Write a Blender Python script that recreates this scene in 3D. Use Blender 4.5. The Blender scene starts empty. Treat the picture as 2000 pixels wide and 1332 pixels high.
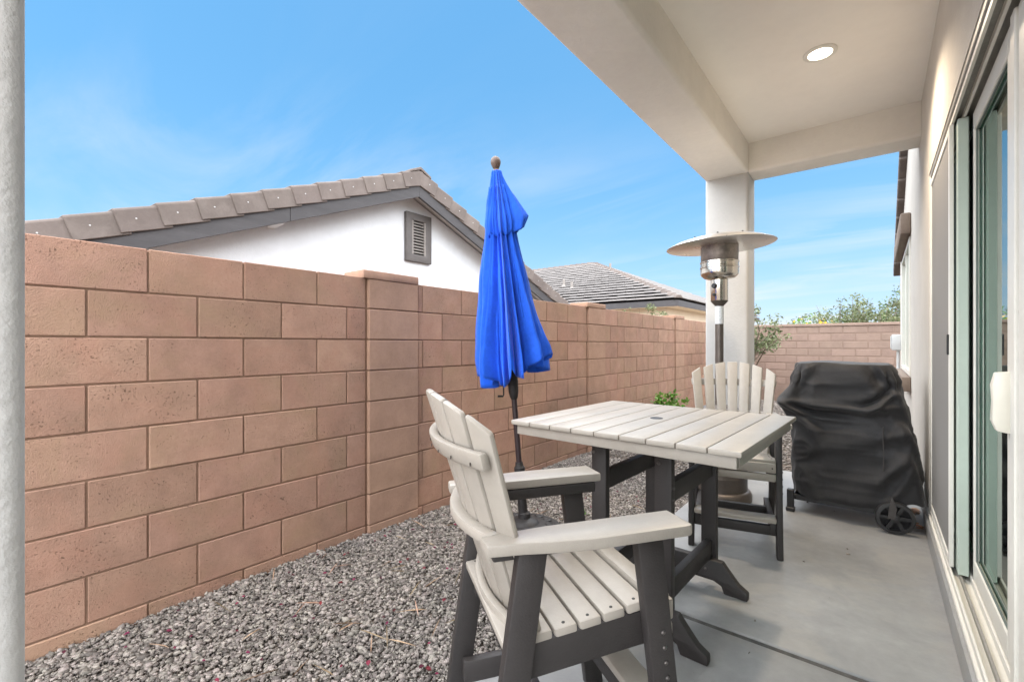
import bpy, bmesh, math, random
import numpy as np
from mathutils import Vector, Matrix, noise as mnoise
random.seed(7); RNG = np.random.default_rng(7)
R = math.radians
scene = bpy.context.scene
COL = scene.collection
# ---------------------------------------------------------------- camera
H = 1.22
YAW = 38.57
cam = bpy.data.cameras.new('Camera'); cam.sensor_width = 36; cam.lens = 893/2000*36
cam.shift_y = 7/2000; cam.clip_start = 0.02; cam.clip_end = 3000
camo = bpy.data.objects.new('Camera', cam); COL.objects.link(camo)
camo.location = (0, 0, H); camo.rotation_euler = (R(90), 0, R(YAW))
scene.camera = camo
# ---------------------------------------------------------------- light and exposure
SUNV = Vector((0.20, -0.30, 0.90)).normalized()
world = bpy.data.worlds.new('World'); scene.world = world; world.use_nodes = True
SKY_STRENGTH = 0.081
EXPOSURE = 2.0
def build_world():
    nt = world.node_tree; nt.nodes.clear(); N = nt.nodes.new; L = nt.links.new
    out = N('ShaderNodeOutputWorld'); bg = N('ShaderNodeBackground'); L(bg.outputs[0], out.inputs[0])
    bg.inputs[1].default_value = SKY_STRENGTH
    sky = N('ShaderNodeTexSky'); sky.sky_type = 'NISHITA'; sky.sun_disc = False
    sky.sun_elevation = math.asin(SUNV.z); sky.sun_rotation = math.atan2(SUNV.x, SUNV.y)
    sky.air_density = 1.0; sky.dust_density = 0.6; sky.ozone_density = 1.4
    hs = N('ShaderNodeHueSaturation'); hs.inputs['Saturation'].default_value = 1.22; hs.inputs['Hue'].default_value = 0.481
    L(sky.outputs[0], hs.inputs['Color'])
    tc = N('ShaderNodeTexCoord'); sep = N('ShaderNodeSeparateXYZ'); L(tc.outputs['Generated'], sep.inputs[0])
    # clear dry air: the whole sky is read a little above the hazy horizon band
    lift = N('ShaderNodeVectorMath'); lift.operation = 'ADD'; lift.inputs[1].default_value = (0, 0, 0.26); L(tc.outputs['Generated'], lift.inputs[0])
    nrm = N('ShaderNodeVectorMath'); nrm.operation = 'NORMALIZE'; L(lift.outputs[0], nrm.inputs[0]); L(nrm.outputs[0], sky.inputs['Vector'])
    def M(op, a, b=None, clamp=False):
        m = N('ShaderNodeMath'); m.operation = op; m.use_clamp = clamp
        for k, v in ((0, a), (1, b)):
            if v is None: continue
            if isinstance(v, (int, float)): m.inputs[k].default_value = v
            else: L(v, m.inputs[k])
        return m.outputs[0]
    zz = M('ADD', M('MAXIMUM', sep.outputs[2], 0.0), 0.10)
    cmb = N('ShaderNodeCombineXYZ'); L(M('DIVIDE', sep.outputs[0], zz), cmb.inputs[0]); L(M('DIVIDE', sep.outputs[1], zz), cmb.inputs[1])
    # thin cirrus: warped noise stretched along one wind direction
    mp = N('ShaderNodeMapping'); mp.inputs['Rotation'].default_value = (0, 0, R(52)); mp.inputs['Scale'].default_value = (0.42, 1.3, 1); mp.inputs['Location'].default_value = (3.1, 1.7, 0)
    L(cmb.outputs[0], mp.inputs[0])
    n1 = N('ShaderNodeTexNoise'); n1.inputs['Scale'].default_value = 1.15; n1.inputs['Detail'].default_value = 9; n1.inputs['Roughness'].default_value = 0.6; n1.inputs['Distortion'].default_value = 0.7
    L(mp.outputs[0], n1.inputs['Vector'])
    n2 = N('ShaderNodeTexNoise'); n2.inputs['Scale'].default_value = 0.55; n2.inputs['Detail'].default_value = 3
    L(cmb.outputs[0], n2.inputs['Vector'])
    r1 = N('ShaderNodeValToRGB'); r1.color_ramp.elements[0].position = 0.45; r1.color_ramp.elements[1].position = 0.74
    L(n1.outputs[0], r1.inputs[0])
    r2 = N('ShaderNodeValToRGB'); r2.color_ramp.elements[0].position = 0.38; r2.color_ramp.elements[1].position = 0.62
    L(n2.outputs[0], r2.inputs[0])
    low = M('SUBTRACT', 1.0, M('MULTIPLY', sep.outputs[2], 2.0), True)
    fac = M('MULTIPLY', M('MULTIPLY', r1.outputs[0], r2.outputs[0]), M('ADD', M('MULTIPLY', low, 0.95), 0.04))
    # pale veil towards the horizon
    veil = M('MULTIPLY', M('POWER', M('SUBTRACT', 1.0, M('MAXIMUM', sep.outputs[2], 0.0), True), 7.5), 0.85)
    fac = M('MINIMUM', M('ADD', fac, veil), 0.85)
    mix = N('ShaderNodeMix'); mix.data_type = 'RGBA'
    L(fac, mix.inputs[0]); L(hs.outputs[0], mix.inputs[6]); mix.inputs[7].default_value = (3.0, 3.15, 3.25, 1)
    L(mix.outputs[2], bg.inputs[0])
build_world()
sun = bpy.data.lights.new('Sun', 'SUN'); sun.energy = 4.4; sun.angle = R(155); sun.color = (1.0, 0.965, 0.92)
suno = bpy.data.objects.new('Sun', sun); COL.objects.link(suno)
suno.rotation_euler = SUNV.to_track_quat('Z', 'Y').to_euler(); suno.location = (3, -8, 9)
vs = scene.view_settings; vs.view_transform = 'Standard'; vs.look = 'None'; vs.exposure = EXPOSURE; vs.gamma = 1; vs.use_curve_mapping = False
scene.render.engine = 'CYCLES'

# ---------------------------------------------------------------- helpers
def tag(o, label=None, cat=None, group=None, kind=None):
    if label: o['label'] = label
    if cat: o['category'] = cat
    if group: o['group'] = group
    if kind: o['kind'] = kind
    return o
def empty(name, loc=(0, 0, 0), rz=0, parent=None):
    o = bpy.data.objects.new(name, None); COL.objects.link(o); o.location = loc; o.rotation_euler = (0, 0, rz)
    o.empty_display_size = 0.1
    if parent: o.parent = parent
    return o
def link(name, me, parent=None, loc=(0, 0, 0), rot=(0, 0, 0)):
    o = bpy.data.objects.new(name, me); COL.objects.link(o); o.location = loc; o.rotation_euler = rot
    if parent: o.parent = parent
    return o
class MB:
    def __init__(s): s.v = []; s.f = []
    def add(s, vs, fs):
        n = len(s.v); s.v += [tuple(p) for p in vs]; s.f += [tuple(i+n for i in f) for f in fs]; return s
    def hexa(s, p):   # 8 corners: bottom loop 0-3, top loop 4-7
        return s.add(p, [(3, 2, 1, 0), (4, 5, 6, 7), (0, 1, 5, 4), (1, 2, 6, 5), (2, 3, 7, 6), (3, 0, 4, 7)])
    def box(s, lo, hi, m=None):
        x0, y0, z0 = lo; x1, y1, z1 = hi
        p = [(x0, y0, z0), (x1, y0, z0), (x1, y1, z0), (x0, y1, z0), (x0, y0, z1), (x1, y0, z1), (x1, y1, z1), (x0, y1, z1)]
        if m is not None: p = [m @ Vector(q) for q in p]
        return s.hexa(p)
    def beam(s, a, b, w, t, up=(0, 0, 1)):   # bar from a to b, w across (perp. to up), t along up
        a = Vector(a); b = Vector(b); d = (b-a).normalized(); side = d.cross(Vector(up)).normalized(); u = side.cross(d).normalized()
        p = []
        for e in (a, b):
            for sx, sz in ((-1, -1), (1, -1), (1, 1), (-1, 1)): p.append(e+side*sx*w/2+u*sz*t/2)
        return s.hexa(p)
    def prism(s, poly, axis, lo, hi):   # poly in the plane normal to axis; axis 0: (y,z) 1: (x,z) 2: (x,y)
        def mk(q, c):
            return (c, q[0], q[1]) if axis == 0 else (q[0], c, q[1]) if axis == 1 else (q[0], q[1], c)
        n = len(poly); vs = [mk(q, lo) for q in poly]+[mk(q, hi) for q in poly]
        fs = [tuple(range(n-1, -1, -1)), tuple(range(n, 2*n))]+[(i, (i+1) % n, (i+1) % n+n, i+n) for i in range(n)]
        return s.add(vs, fs)
    def tube(s, pts, rad, seg=10, caps=True):
        pts = [Vector(p) for p in pts]; n = len(pts); rad = rad if hasattr(rad, '__len__') else [rad]*n
        vs = []; fs = []; ref = None
        for i, p in enumerate(pts):
            d = (pts[min(i+1, n-1)]-pts[max(i-1, 0)]).normalized()
            if ref is None: ref = d.orthogonal().normalized()
            ref = (ref-d*ref.dot(d)).normalized(); o = d.cross(ref)
            for k in range(seg):
                a = 2*math.pi*k/seg; vs.append(p+(ref*math.cos(a)+o*math.sin(a))*rad[i])
        for i in range(n-1):
            for k in range(seg): fs.append((i*seg+k, i*seg+(k+1) % seg, (i+1)*seg+(k+1) % seg, (i+1)*seg+k))
        if caps: fs += [tuple(range(seg-1, -1, -1)), tuple(range((n-1)*seg, n*seg))]
        return s.add(vs, fs)
    def lathe(s, prof, seg=24, c=(0, 0, 0)):
        vs = []; fs = []; n = len(prof)
        for r, z in prof:
            for k in range(seg):
                a = 2*math.pi*k/seg; vs.append((c[0]+max(r, 1e-4)*math.cos(a), c[1]+max(r, 1e-4)*math.sin(a), c[2]+z))
        for i in range(n-1):
            for k in range(seg): fs.append((i*seg+k, i*seg+(k+1) % seg, (i+1)*seg+(k+1) % seg, (i+1)*seg+k))
        fs += [tuple(range(seg-1, -1, -1)), tuple(range((n-1)*seg, n*seg))]
        return s.add(vs, fs)
    def mesh(s, name, mat=None, bevel=0, segs=1, smooth=False, recalc=True):
        me = bpy.data.meshes.new(name); bm = bmesh.new()
        vv = [bm.verts.new(p) for p in s.v]
        for f in s.f:
            try: bm.faces.new([vv[i] for i in f])
            except ValueError: pass
        if recalc: bmesh.ops.recalc_face_normals(bm, faces=bm.faces)
        if bevel:
            es = [e for e in bm.edges if len(e.link_faces) == 2 and e.calc_face_angle(0) > R(25)]
            bmesh.ops.bevel(bm, geom=es, offset=bevel, segments=segs, profile=0.5, affect='EDGES', clamp_overlap=True)
        bm.to_mesh(me); bm.free()
        if smooth:
            me.polygons.foreach_set('use_smooth', [True]*len(me.polygons))
            if smooth != 'all':
                try: me.set_sharp_from_angle(angle=R(38))
                except Exception: pass
        if mat: me.materials.append(mat)
        return me
    def build(s, name, mat=None, parent=None, loc=(0, 0, 0), rot=(0, 0, 0), **k):
        return link(name, s.mesh(name, mat, **k), parent, loc, rot)
_cache = {}
def rbox(sx, sy, sz, bev, mat, var=0):
    """shared rounded box mesh centred on the origin"""
    key = (round(sx, 3), round(sy, 3), round(sz, 3), bev, mat.name, var)
    if key not in _cache:
        m = MB().box((-sx/2, -sy/2, -sz/2), (sx/2, sy/2, sz/2))
        _cache[key] = m.mesh('block', mat, bevel=bev, segs=1)
    return _cache[key]
def np_mesh(name, verts, faces, mat, smooth=False):
    me = bpy.data.meshes.new(name); nv = len(verts); nf, k = faces.shape
    me.vertices.add(nv); me.vertices.foreach_set('co', verts.astype(np.float32).ravel())
    me.loops.add(nf*k); me.loops.foreach_set('vertex_index', faces.astype(np.int32).ravel())
    me.polygons.add(nf); me.polygons.foreach_set('loop_start', np.arange(0, nf*k, k, dtype=np.int32))
    me.update(calc_edges=True); me.materials.append(mat)
    if smooth: me.polygons.foreach_set('use_smooth', [True]*nf)
    return me

# ---------------------------------------------------------------- materials
def mat(name, base, rough=0.7, var=0.12, scale=6.0, bump=0.0, bscale=60.0, metallic=0.0, spec=0.4, obj_var=0.0, island=0.0,
        coord='Object', stretch=(1, 1, 1), stain=None, pits=None, base2=None, translucent=0.0, grime=None, speck=None, sheen=0.0, hole=None):
    m = bpy.data.materials.new(name); m.use_nodes = True; nt = m.node_tree; N = nt.nodes.new; L = nt.links.new
    b = nt.nodes['Principled BSDF']; b.inputs['Roughness'].default_value = rough; b.inputs['Metallic'].default_value = metallic
    b.inputs['Specular IOR Level'].default_value = spec
    if sheen: b.inputs['Sheen Weight'].default_value = sheen
    tc = N('ShaderNodeTexCoord'); mp = N('ShaderNodeMapping'); mp.inputs['Scale'].default_value = stretch
    L(tc.outputs[coord], mp.inputs[0]); vec = mp.outputs[0]
    oi = N('ShaderNodeObjectInfo')
    if obj_var:
        ad = N('ShaderNodeVectorMath'); ad.operation = 'ADD'; cm = N('ShaderNodeCombineXYZ')
        mu = N('ShaderNodeMath'); mu.operation = 'MULTIPLY'; mu.inputs[1].default_value = 37.0; L(oi.outputs['Random'], mu.inputs[0])
        L(mu.outputs[0], cm.inputs[0]); L(mu.outputs[0], cm.inputs[1]); L(vec, ad.inputs[0]); L(cm.outputs[0], ad.inputs[1]); vec = ad.outputs[0]
    def noise(sc, det=5, rg=0.6, dist=0):
        n = N('ShaderNodeTexNoise'); n.inputs['Scale'].default_value = sc; n.inputs['Detail'].default_value = det; n.inputs['Roughness'].default_value = rg; n.inputs['Distortion'].default_value = dist
        L(vec, n.inputs['Vector']); return n.outputs[0]
    def ramp(src, a, c):
        r = N('ShaderNodeMapRange'); r.inputs[1].default_value = a; r.inputs[2].default_value = c; L(src, r.inputs[0]); return r.outputs[0]
    def mixc(f, a, c, mode='MIX'):
        x = N('ShaderNodeMix'); x.data_type = 'RGBA'; x.blend_type = mode
        for k, v in ((0, f), (6, a), (7, c)):
            if isinstance(v, (int, float)): x.inputs[k].default_value = v
            elif isinstance(v, tuple): x.inputs[k].default_value = (*v[:3], 1)
            else: L(v, x.inputs[k])
        return x.outputs[2]
    lo = tuple(c*(1-var) for c in base); hi = tuple(min(1, c*(1+var)) for c in base)
    col = mixc(ramp(noise(scale), 0.3, 0.7), lo, base2 or hi)
    if var: col = mixc(ramp(noise(scale*9, 3), 0.3, 0.7), col, mixc(1.0, col, (1-var*0.7,)*3, 'MULTIPLY'))
    def value_jit(col, src, amt):
        h = N('ShaderNodeHueSaturation'); r = N('ShaderNodeMapRange'); r.inputs[3].default_value = 1-amt; r.inputs[4].default_value = 1+amt; L(src, r.inputs[0])
        L(r.outputs[0], h.inputs['Value']); L(col, h.inputs['Color'])
        r2 = N('ShaderNodeMapRange'); r2.inputs[3].default_value = 0.5-amt*0.045; r2.inputs[4].default_value = 0.5+amt*0.045
        wn = N('ShaderNodeTexWhiteNoise'); wn.noise_dimensions = '1D'; L(src, wn.inputs['W']); L(wn.outputs[0], r2.inputs[0]); L(r2.outputs[0], h.inputs['Hue'])
        return h.outputs[0]
    if obj_var: col = value_jit(col, oi.outputs['Random'], obj_var)
    if island:
        g = N('ShaderNodeNewGeometry'); col = value_jit(col, g.outputs['Random Per Island'], island)
    if stain:     # (colour, scale, lo, hi, amount)
        f = ramp(noise(stain[1], 6, 0.65, 0.6), stain[2], stain[3]); mu = N('ShaderNodeMath'); mu.operation = 'MULTIPLY'; mu.inputs[1].default_value = stain[4]; L(f, mu.inputs[0])
        col = mixc(mu.outputs[0], col, stain[0])
    if grime:
        f = ramp(noise(grime[1], 6, 0.65, 0.9), grime[2], grime[3]); mu = N('ShaderNodeMath'); mu.operation = 'MULTIPLY'; mu.inputs[1].default_value = grime[4]; L(f, mu.inputs[0])
        col = mixc(mu.outputs[0], col, grime[0])
    hgt = None
    if pits:      # (scale, threshold, colour factor): small irregular cavities
        f = ramp(noise(pits[0], 3, 0.65, 0.3), pits[1], pits[1]+0.05)
        # not every piece is equally porous
        g = ramp(noise(5.0, 2), 0.36, 0.60); mu = N('ShaderNodeMath'); mu.operation = 'MULTIPLY'; L(f, mu.inputs[0]); L(g, mu.inputs[1])
        col = mixc(mu.outputs[0], col, mixc(1.0, col, (pits[2],)*3, 'MULTIPLY')); hgt = mu.outputs[0]
    if speck:     # (scale, threshold, colour)
        f = ramp(noise(speck[0], 2, 0.5), speck[1], speck[1]+0.03); col = mixc(f, col, speck[2])
    L(col, b.inputs['Base Color'])
    rr = N('ShaderNodeMapRange'); rr.inputs[3].default_value = max(0.02, rough-0.09); rr.inputs[4].default_value = min(1, rough+0.09); L(noise(scale*2.3), rr.inputs[0]); L(rr.outputs[0], b.inputs['Roughness'])
    if bump:
        bp = N('ShaderNodeBump'); bp.inputs['Strength'].default_value = bump; bp.inputs['Distance'].default_value = 0.004
        h = noise(bscale, 4)
        if hgt is not None:
            sb = N('ShaderNodeMath'); sb.operation = 'SUBTRACT'; L(h, sb.inputs[0]); L(hgt, sb.inputs[1]); h = sb.outputs[0]
        L(h, bp.inputs['Height']); L(bp.outputs[0], b.inputs['Normal'])
    if translucent:
        t = N('ShaderNodeBsdfTranslucent'); L(col, t.inputs[0]); ms = N('ShaderNodeMixShader'); ms.inputs[0].default_value = translucent
        out = nt.nodes['Material Output']; L(b.outputs[0], ms.inputs[1]); L(t.outputs[0], ms.inputs[2]); L(ms.outputs[0], out.inputs[0])
    return m
M_ = {}
M_['block'] = mat('masonry_block', (0.338, 0.210, 0.153), 0.93, 0.14, 7, 1.0, 200, obj_var=0.10, pits=(120, 0.625, 0.48), stain=((0.36, 0.19, 0.135), 3.0, 0.45, 0.7, 0.45), grime=((0.27, 0.20, 0.115), 2.1, 0.5, 0.72, 0.40), spec=0.15)
M_['pier'] = mat('pier_block', (0.345, 0.218, 0.156), 0.93, 0.12, 6, 0.8, 220, obj_var=0.05, pits=(90, 0.68, 0.5), spec=0.15)
M_['mortar'] = mat('mortar', (0.215, 0.135, 0.095), 0.95, 0.15, 20, 0.4, 160, spec=0.1)
M_['slump'] = mat('slump_block', (0.235, 0.170, 0.138), 0.93, 0.10, 5, 0.8, 26, obj_var=0.07, spec=0.15)
M_['slump_mortar'] = mat('slump_mortar', (0.21, 0.15, 0.12), 0.95, 0.1, 20, spec=0.1)
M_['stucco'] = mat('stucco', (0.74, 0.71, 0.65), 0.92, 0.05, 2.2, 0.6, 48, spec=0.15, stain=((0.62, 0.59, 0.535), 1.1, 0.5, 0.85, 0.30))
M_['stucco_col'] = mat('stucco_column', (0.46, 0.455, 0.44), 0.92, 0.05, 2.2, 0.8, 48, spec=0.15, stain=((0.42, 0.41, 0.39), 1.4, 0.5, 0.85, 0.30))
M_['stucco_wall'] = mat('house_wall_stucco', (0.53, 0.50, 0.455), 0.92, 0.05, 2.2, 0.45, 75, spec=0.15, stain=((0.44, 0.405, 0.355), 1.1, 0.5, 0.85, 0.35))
M_['ceiling'] = mat('painted_ceiling', (0.83, 0.80, 0.745), 0.9, 0.03, 1.5, 0.10, 140, spec=0.15)
M_['white_stucco'] = mat('white_stucco', (0.575, 0.585, 0.60), 0.92, 0.05, 1.6, 0.7, 34, spec=0.15, stain=((0.45, 0.445, 0.44), 0.9, 0.5, 0.9, 0.30))
M_['cream_stucco'] = mat('cream_stucco', (0.58, 0.50, 0.39), 0.92, 0.04, 2, spec=0.15)
M_['fascia'] = mat('grey_fascia', (0.055, 0.052, 0.054), 0.75, 0.15, 5, 0.3, 40, stretch=(1, 0.3, 2))
M_['foam_trim'] = mat('brown_trim', (0.20, 0.155, 0.125), 0.88, 0.12, 8, 0.4, 90)
M_['vent'] = mat('vent_paint', (0.098, 0.088, 0.084), 0.8, 0.12, 9, 0.25, 80)
M_['vent_slat'] = mat('vent_slat_paint', (0.20, 0.18, 0.165), 0.8, 0.1, 9)
M_['rake_tile'] = mat('concrete_roof_tile', (0.135, 0.112, 0.101), 0.88, 0.12, 4, 0.35, 60, obj_var=0.10, stain=((0.19, 0.163, 0.148), 4, 0.50, 0.75, 0.5), spec=0.2)
M_['far_tile'] = mat('grey_roof_tile', (0.25, 0.235, 0.228), 0.75, 0.10, 1.4, 0.2, 40, island=0.05, spec=0.3)
M_['nail'] = mat('nail_head', (0.42, 0.41, 0.40), 0.4, 0, metallic=0.3)
M_['concrete'] = mat('patio_concrete', (0.285, 0.287, 0.285), 0.48, 0.14, 2.6, 0.22, 150, spec=0.45, stain=((0.165, 0.172, 0.175), 1.5, 0.47, 0.70, 0.60), grime=((0.34, 0.32, 0.285), 2.4, 0.5, 0.68, 0.5), speck=(70, 0.765, (0.14, 0.135, 0.13)))
M_['joint'] = mat('joint_grit', (0.115, 0.112, 0.108), 0.9, 0.25, 20, 0.5, 90, spec=0.1)
M_['dirt'] = mat('desert_dirt', (0.24, 0.19, 0.155), 0.95, 0.2, 5, 0.5, 90, spec=0.1)
M_['gravel_bed'] = mat('gravel_bed', (0.165, 0.135, 0.112), 0.95, 0.3, 40, 0.8, 120, spec=0.1)
M_['stone'] = mat('gravel_stone', (0.222, 0.198, 0.178), 0.88, 0.15, 60, island=0.56, spec=0.25)
M_['petal'] = mat('dry_petal', (0.13, 0.018, 0.035), 0.7, 0.2, 20, island=0.6, spec=0.2)
M_['twig'] = mat('dry_twig', (0.30, 0.21, 0.14), 0.85, 0.2, 20, island=0.5, spec=0.2)
M_['tan'] = mat('tan_poly_lumber', (0.350, 0.318, 0.277), 0.36, 0.08, 4, 0.22, 190, spec=0.42, stretch=(1, 1, 1), speck=(170, 0.70, (0.33, 0.29, 0.24)), obj_var=0.035)
M_['black'] = mat('charcoal_poly_lumber', (0.034, 0.030, 0.029), 0.50, 0.15, 5, 0.30, 170, spec=0.42, obj_var=0.08)
M_['screw'] = mat('dark_screw', (0.03, 0.028, 0.026), 0.5, 0)
M_['bolt'] = mat('bolt_head', (0.13, 0.12, 0.115), 0.35, 0, metallic=0.7)
M_['blue'] = mat('blue_canvas', (0.018, 0.125, 0.74), 0.85, 0.16, 5, 0.35, 420, spec=0.2, sheen=0.15, translucent=0.12)
M_['pole'] = mat('bronze_pole', (0.032, 0.020, 0.022), 0.38, 0.1, 8, spec=0.5)
M_['resin'] = mat('resin_black', (0.022, 0.020, 0.020), 0.55, 0.15, 9, 0.2, 90, spec=0.35)
M_['finial'] = mat('brown_finial', (0.115, 0.075, 0.060), 0.5, 0.1, 20)
M_['cover'] = mat('black_grill_cover', (0.0185, 0.0178, 0.0185), 0.68, 0.3, 9, 0.35, 300, spec=0.4, sheen=0.12)
M_['seam'] = mat('cover_seam', (0.055, 0.05, 0.047), 0.7, 0.1, 20)
M_['gun'] = mat('black_metal', (0.02, 0.02, 0.021), 0.42, 0.15, 10, spec=0.5)
M_['bronze'] = mat('hammered_bronze', (0.135, 0.115, 0.10), 0.42, 0.12, 14, 0.15, 160, metallic=0.55)
M_['steel'] = mat('stainless_steel', (0.66, 0.62, 0.55), 0.20, 0.06, 12, metallic=1.0)
M_['alu'] = mat('aluminium_reflector', (0.74, 0.72, 0.69), 0.30, 0.06, 5, metallic=0.9)
M_['burnt'] = mat('burnt_steel_mesh', (0.30, 0.26, 0.23), 0.42, 0.3, 20, metallic=0.8, bump=0.4, bscale=300)
M_['vinyl'] = mat('almond_vinyl', (0.70, 0.68, 0.62), 0.40, 0.04, 5, spec=0.4)
M_['green_reflection'] = mat('vinyl_green_reflection', (0.47, 0.545, 0.475), 0.42, 0.04, 5, spec=0.4)  # green reflection off the door glass put into the vinyl's base colour
M_['gasket'] = mat('gasket', (0.13, 0.16, 0.145), 0.6, 0.1, 9)
M_['handle'] = mat('cream_handle', (0.72, 0.69, 0.60), 0.35, 0.03, 8, spec=0.45)
M_['track'] = mat('door_track', (0.30, 0.285, 0.26), 0.45, 0.15, 9, metallic=0.2)
M_['box_grey'] = mat('grey_electrical_box', (0.50, 0.51, 0.51), 0.45, 0.05, 12)
M_['sticker'] = mat('white_label', (0.72, 0.74, 0.74), 0.5, 0.05, 60, speck=(140, 0.60, (0.45, 0.47, 0.48)))
M_['leaf'] = mat('green_leaf', (0.085, 0.135, 0.045), 0.55, 0.2, 3, island=0.45, translucent=0.3)
M_['pale_leaf'] = mat('pale_leaf', (0.150, 0.175, 0.085), 0.6, 0.2, 3, island=0.45, translucent=0.3)
M_['lime_leaf'] = mat('lime_leaf', (0.120, 0.250, 0.035), 0.5, 0.2, 3, island=0.4, translucent=0.35)
M_['yellow'] = mat('yellow_blossom', (0.70, 0.42, 0.03), 0.6, 0.1, 3, island=0.3, translucent=0.3)
M_['dry_leaf'] = mat('dry_leaf', (0.36, 0.20, 0.11), 0.8, 0.2, 9, island=0.5)
M_['bark'] = mat('grey_bark', (0.20, 0.155, 0.115), 0.9, 0.25, 12, 0.5, 60, stretch=(1, 1, 0.3))
M_['indoor'] = mat('indoor_wall', (0.45, 0.47, 0.44), 0.9, 0.03, 3)
M_['indoor_floor'] = mat('indoor_floor', (0.20, 0.17, 0.14), 0.5, 0.1, 3)
def glass_mat(name, tint, refl=1.0):
    m = bpy.data.materials.new(name); m.use_nodes = True; nt = m.node_tree; nt.nodes.clear(); N = nt.nodes.new; L = nt.links.new
    out = N('ShaderNodeOutputMaterial'); fr = N('ShaderNodeFresnel'); fr.inputs[0].default_value = 1.55
    t = N('ShaderNodeBsdfTransparent'); t.inputs[0].default_value = (*tint, 1); g = N('ShaderNodeBsdfGlossy'); g.inputs['Roughness'].default_value = 0.015; g.inputs[0].default_value = (0.86, 0.96, 0.92, 1)
    ms = N('ShaderNodeMixShader'); L(fr.outputs[0], ms.inputs[0]); L(t.outputs[0], ms.inputs[1]); L(g.outputs[0], ms.inputs[2]); L(ms.outputs[0], out.inputs[0]); return m
M_['glass'] = glass_mat('green_glass', (0.40, 0.72, 0.60))
def screen_mat():
    m = bpy.data.materials.new('insect_screen'); m.use_nodes = True; nt = m.node_tree; N = nt.nodes.new; L = nt.links.new
    b = nt.nodes['Principled BSDF']; b.inputs['Base Color'].default_value = (0.27, 0.262, 0.25, 1); b.inputs['Roughness'].default_value = 0.7
    t = N('ShaderNodeBsdfTransparent'); ms = N('ShaderNodeMixShader'); ms.inputs[0].default_value = 0.82
    L(t.outputs[0], ms.inputs[1]); L(b.outputs[0], ms.inputs[2]); L(ms.outputs[0], nt.nodes['Material Output'].inputs[0]); return m
M_['screen'] = screen_mat()
def emit_mat(name, c, s):
    m = bpy.data.materials.new(name); m.use_nodes = True; nt = m.node_tree; b = nt.nodes['Principled BSDF']
    b.inputs['Emission Color'].default_value = (*c, 1); b.inputs['Emission Strength'].default_value = s; b.inputs['Base Color'].default_value = (0.8, 0.8, 0.8, 1); return m
M_['lamp'] = emit_mat('lit_lens', (1.0, 0.88, 0.72), 2.2)

# ---------------------------------------------------------------- ground
WX = -2.62            # face of the block wall
PX = -1.15            # edge of the patio slab
PY1 = 5.12
g = MB(); g.add([(-900, -900, -0.09), (900, -900, -0.09), (900, 900, -0.09), (-900, 900, -0.09)], [(0, 1, 2, 3)])
tag(g.build('ground', M_['dirt']), kind='structure')
g = MB(); g.add([(WX-0.02, -2.0, -0.046), (PX+0.02, -2.0, -0.046), (PX+0.02, PY1-0.05, -0.046), (0.30, PY1-0.05, -0.046), (0.30, 11.62, -0.046), (WX-0.02, 11.62, -0.046)], [(0, 1, 2, 3, 4, 5)])
tag(g.build('gravel_strip', M_['gravel_bed']), kind='structure')
patio = empty('patio'); tag(patio, kind='structure')
for (y0, y1) in ((-1.6, 2.086), (2.120, PY1)):
    MB().box((PX, y0, -0.12), (0.262, y1, 0.0)).build('slab', M_['concrete'], patio, bevel=0.010, segs=3, smooth=True)
MB().box((PX+0.02, 2.082, -0.11), (0.25, 2.126, -0.010)).build('joint_filler', M_['joint'], patio)

def stones(name, rects, size, dens, ztop, label, ico=True, flat=False):
    if ico:   # angular chips: eight-cornered blocks, later knocked out of shape
        bv = np.array([(x, y, z) for z in (-0.5, 0.5) for (x, y) in ((-0.42, -0.42), (0.42, -0.42), (0.42, 0.42), (-0.42, 0.42))])
        bf = np.array([(0, 2, 1), (0, 3, 2), (4, 5, 6), (4, 6, 7), (0, 1, 5), (0, 5, 4), (1, 2, 6), (1, 6, 5), (2, 3, 7), (2, 7, 6), (3, 0, 4), (3, 4, 7)])
    else:
        bv = np.array([(0.5, 0, 0), (-0.5, 0, 0), (0, 0.5, 0), (0, -0.5, 0), (0, 0, 0.5), (0, 0, -0.5)]); bf = np.array([(0, 2, 4), (2, 1, 4), (1, 3, 4), (3, 0, 4), (2, 0, 5), (1, 2, 5), (3, 1, 5), (0, 3, 5)])
    pts = []
    for (x0, x1, y0, y1) in rects:
        n = int((x1-x0)*(y1-y0)*dens); pts.append(np.stack([RNG.uniform(x0, x1, n), RNG.uniform(y0, y1, n)], 1))
    p = np.concatenate(pts); n = len(p)
    s = size*np.clip(RNG.lognormal(0, 0.36, n), 0.45, 2.1)
    sc = np.stack([s, s*RNG.uniform(0.5, 0.95, n), s*RNG.uniform(0.28, 0.62, n)], 1)
    v = (bv[None]*(1+RNG.uniform(-0.30, 0.25, (n, len(bv), 1)))+RNG.uniform(-0.16, 0.16, (n, len(bv), 3)))*sc[:, None, :]
    ax = RNG.normal(0, 0.5, n); az = RNG.uniform(0, 2*np.pi, n)
    c, q = np.cos(ax)[:, None], np.sin(ax)[:, None]
    y = v[..., 1]*c-v[..., 2]*q; z = v[..., 1]*q+v[..., 2]*c; x = v[..., 0]
    c, q = np.cos(az)[:, None], np.sin(az)[:, None]; x, y = x*c-y*q, x*q+y*c
    zz = np.full(n, ztop) if flat else ztop-0.006-0.022*RNG.uniform(0, 1, n)**1.5+0.010*np.sin(p[:, 0]*3.1+1)*np.cos(p[:, 1]*2.3)
    vv = np.stack([x+p[:, :1], y+p[:, 1:], z+zz[:, None]], -1).reshape(-1, 3)
    ff = (bf[None]+(np.arange(n)*len(bv))[:, None, None]).reshape(-1, 3)
    o = link(name, np_mesh(name, vv, ff, M_['stone'])); tag(o, label, 'gravel', kind='stuff'); return o
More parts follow.
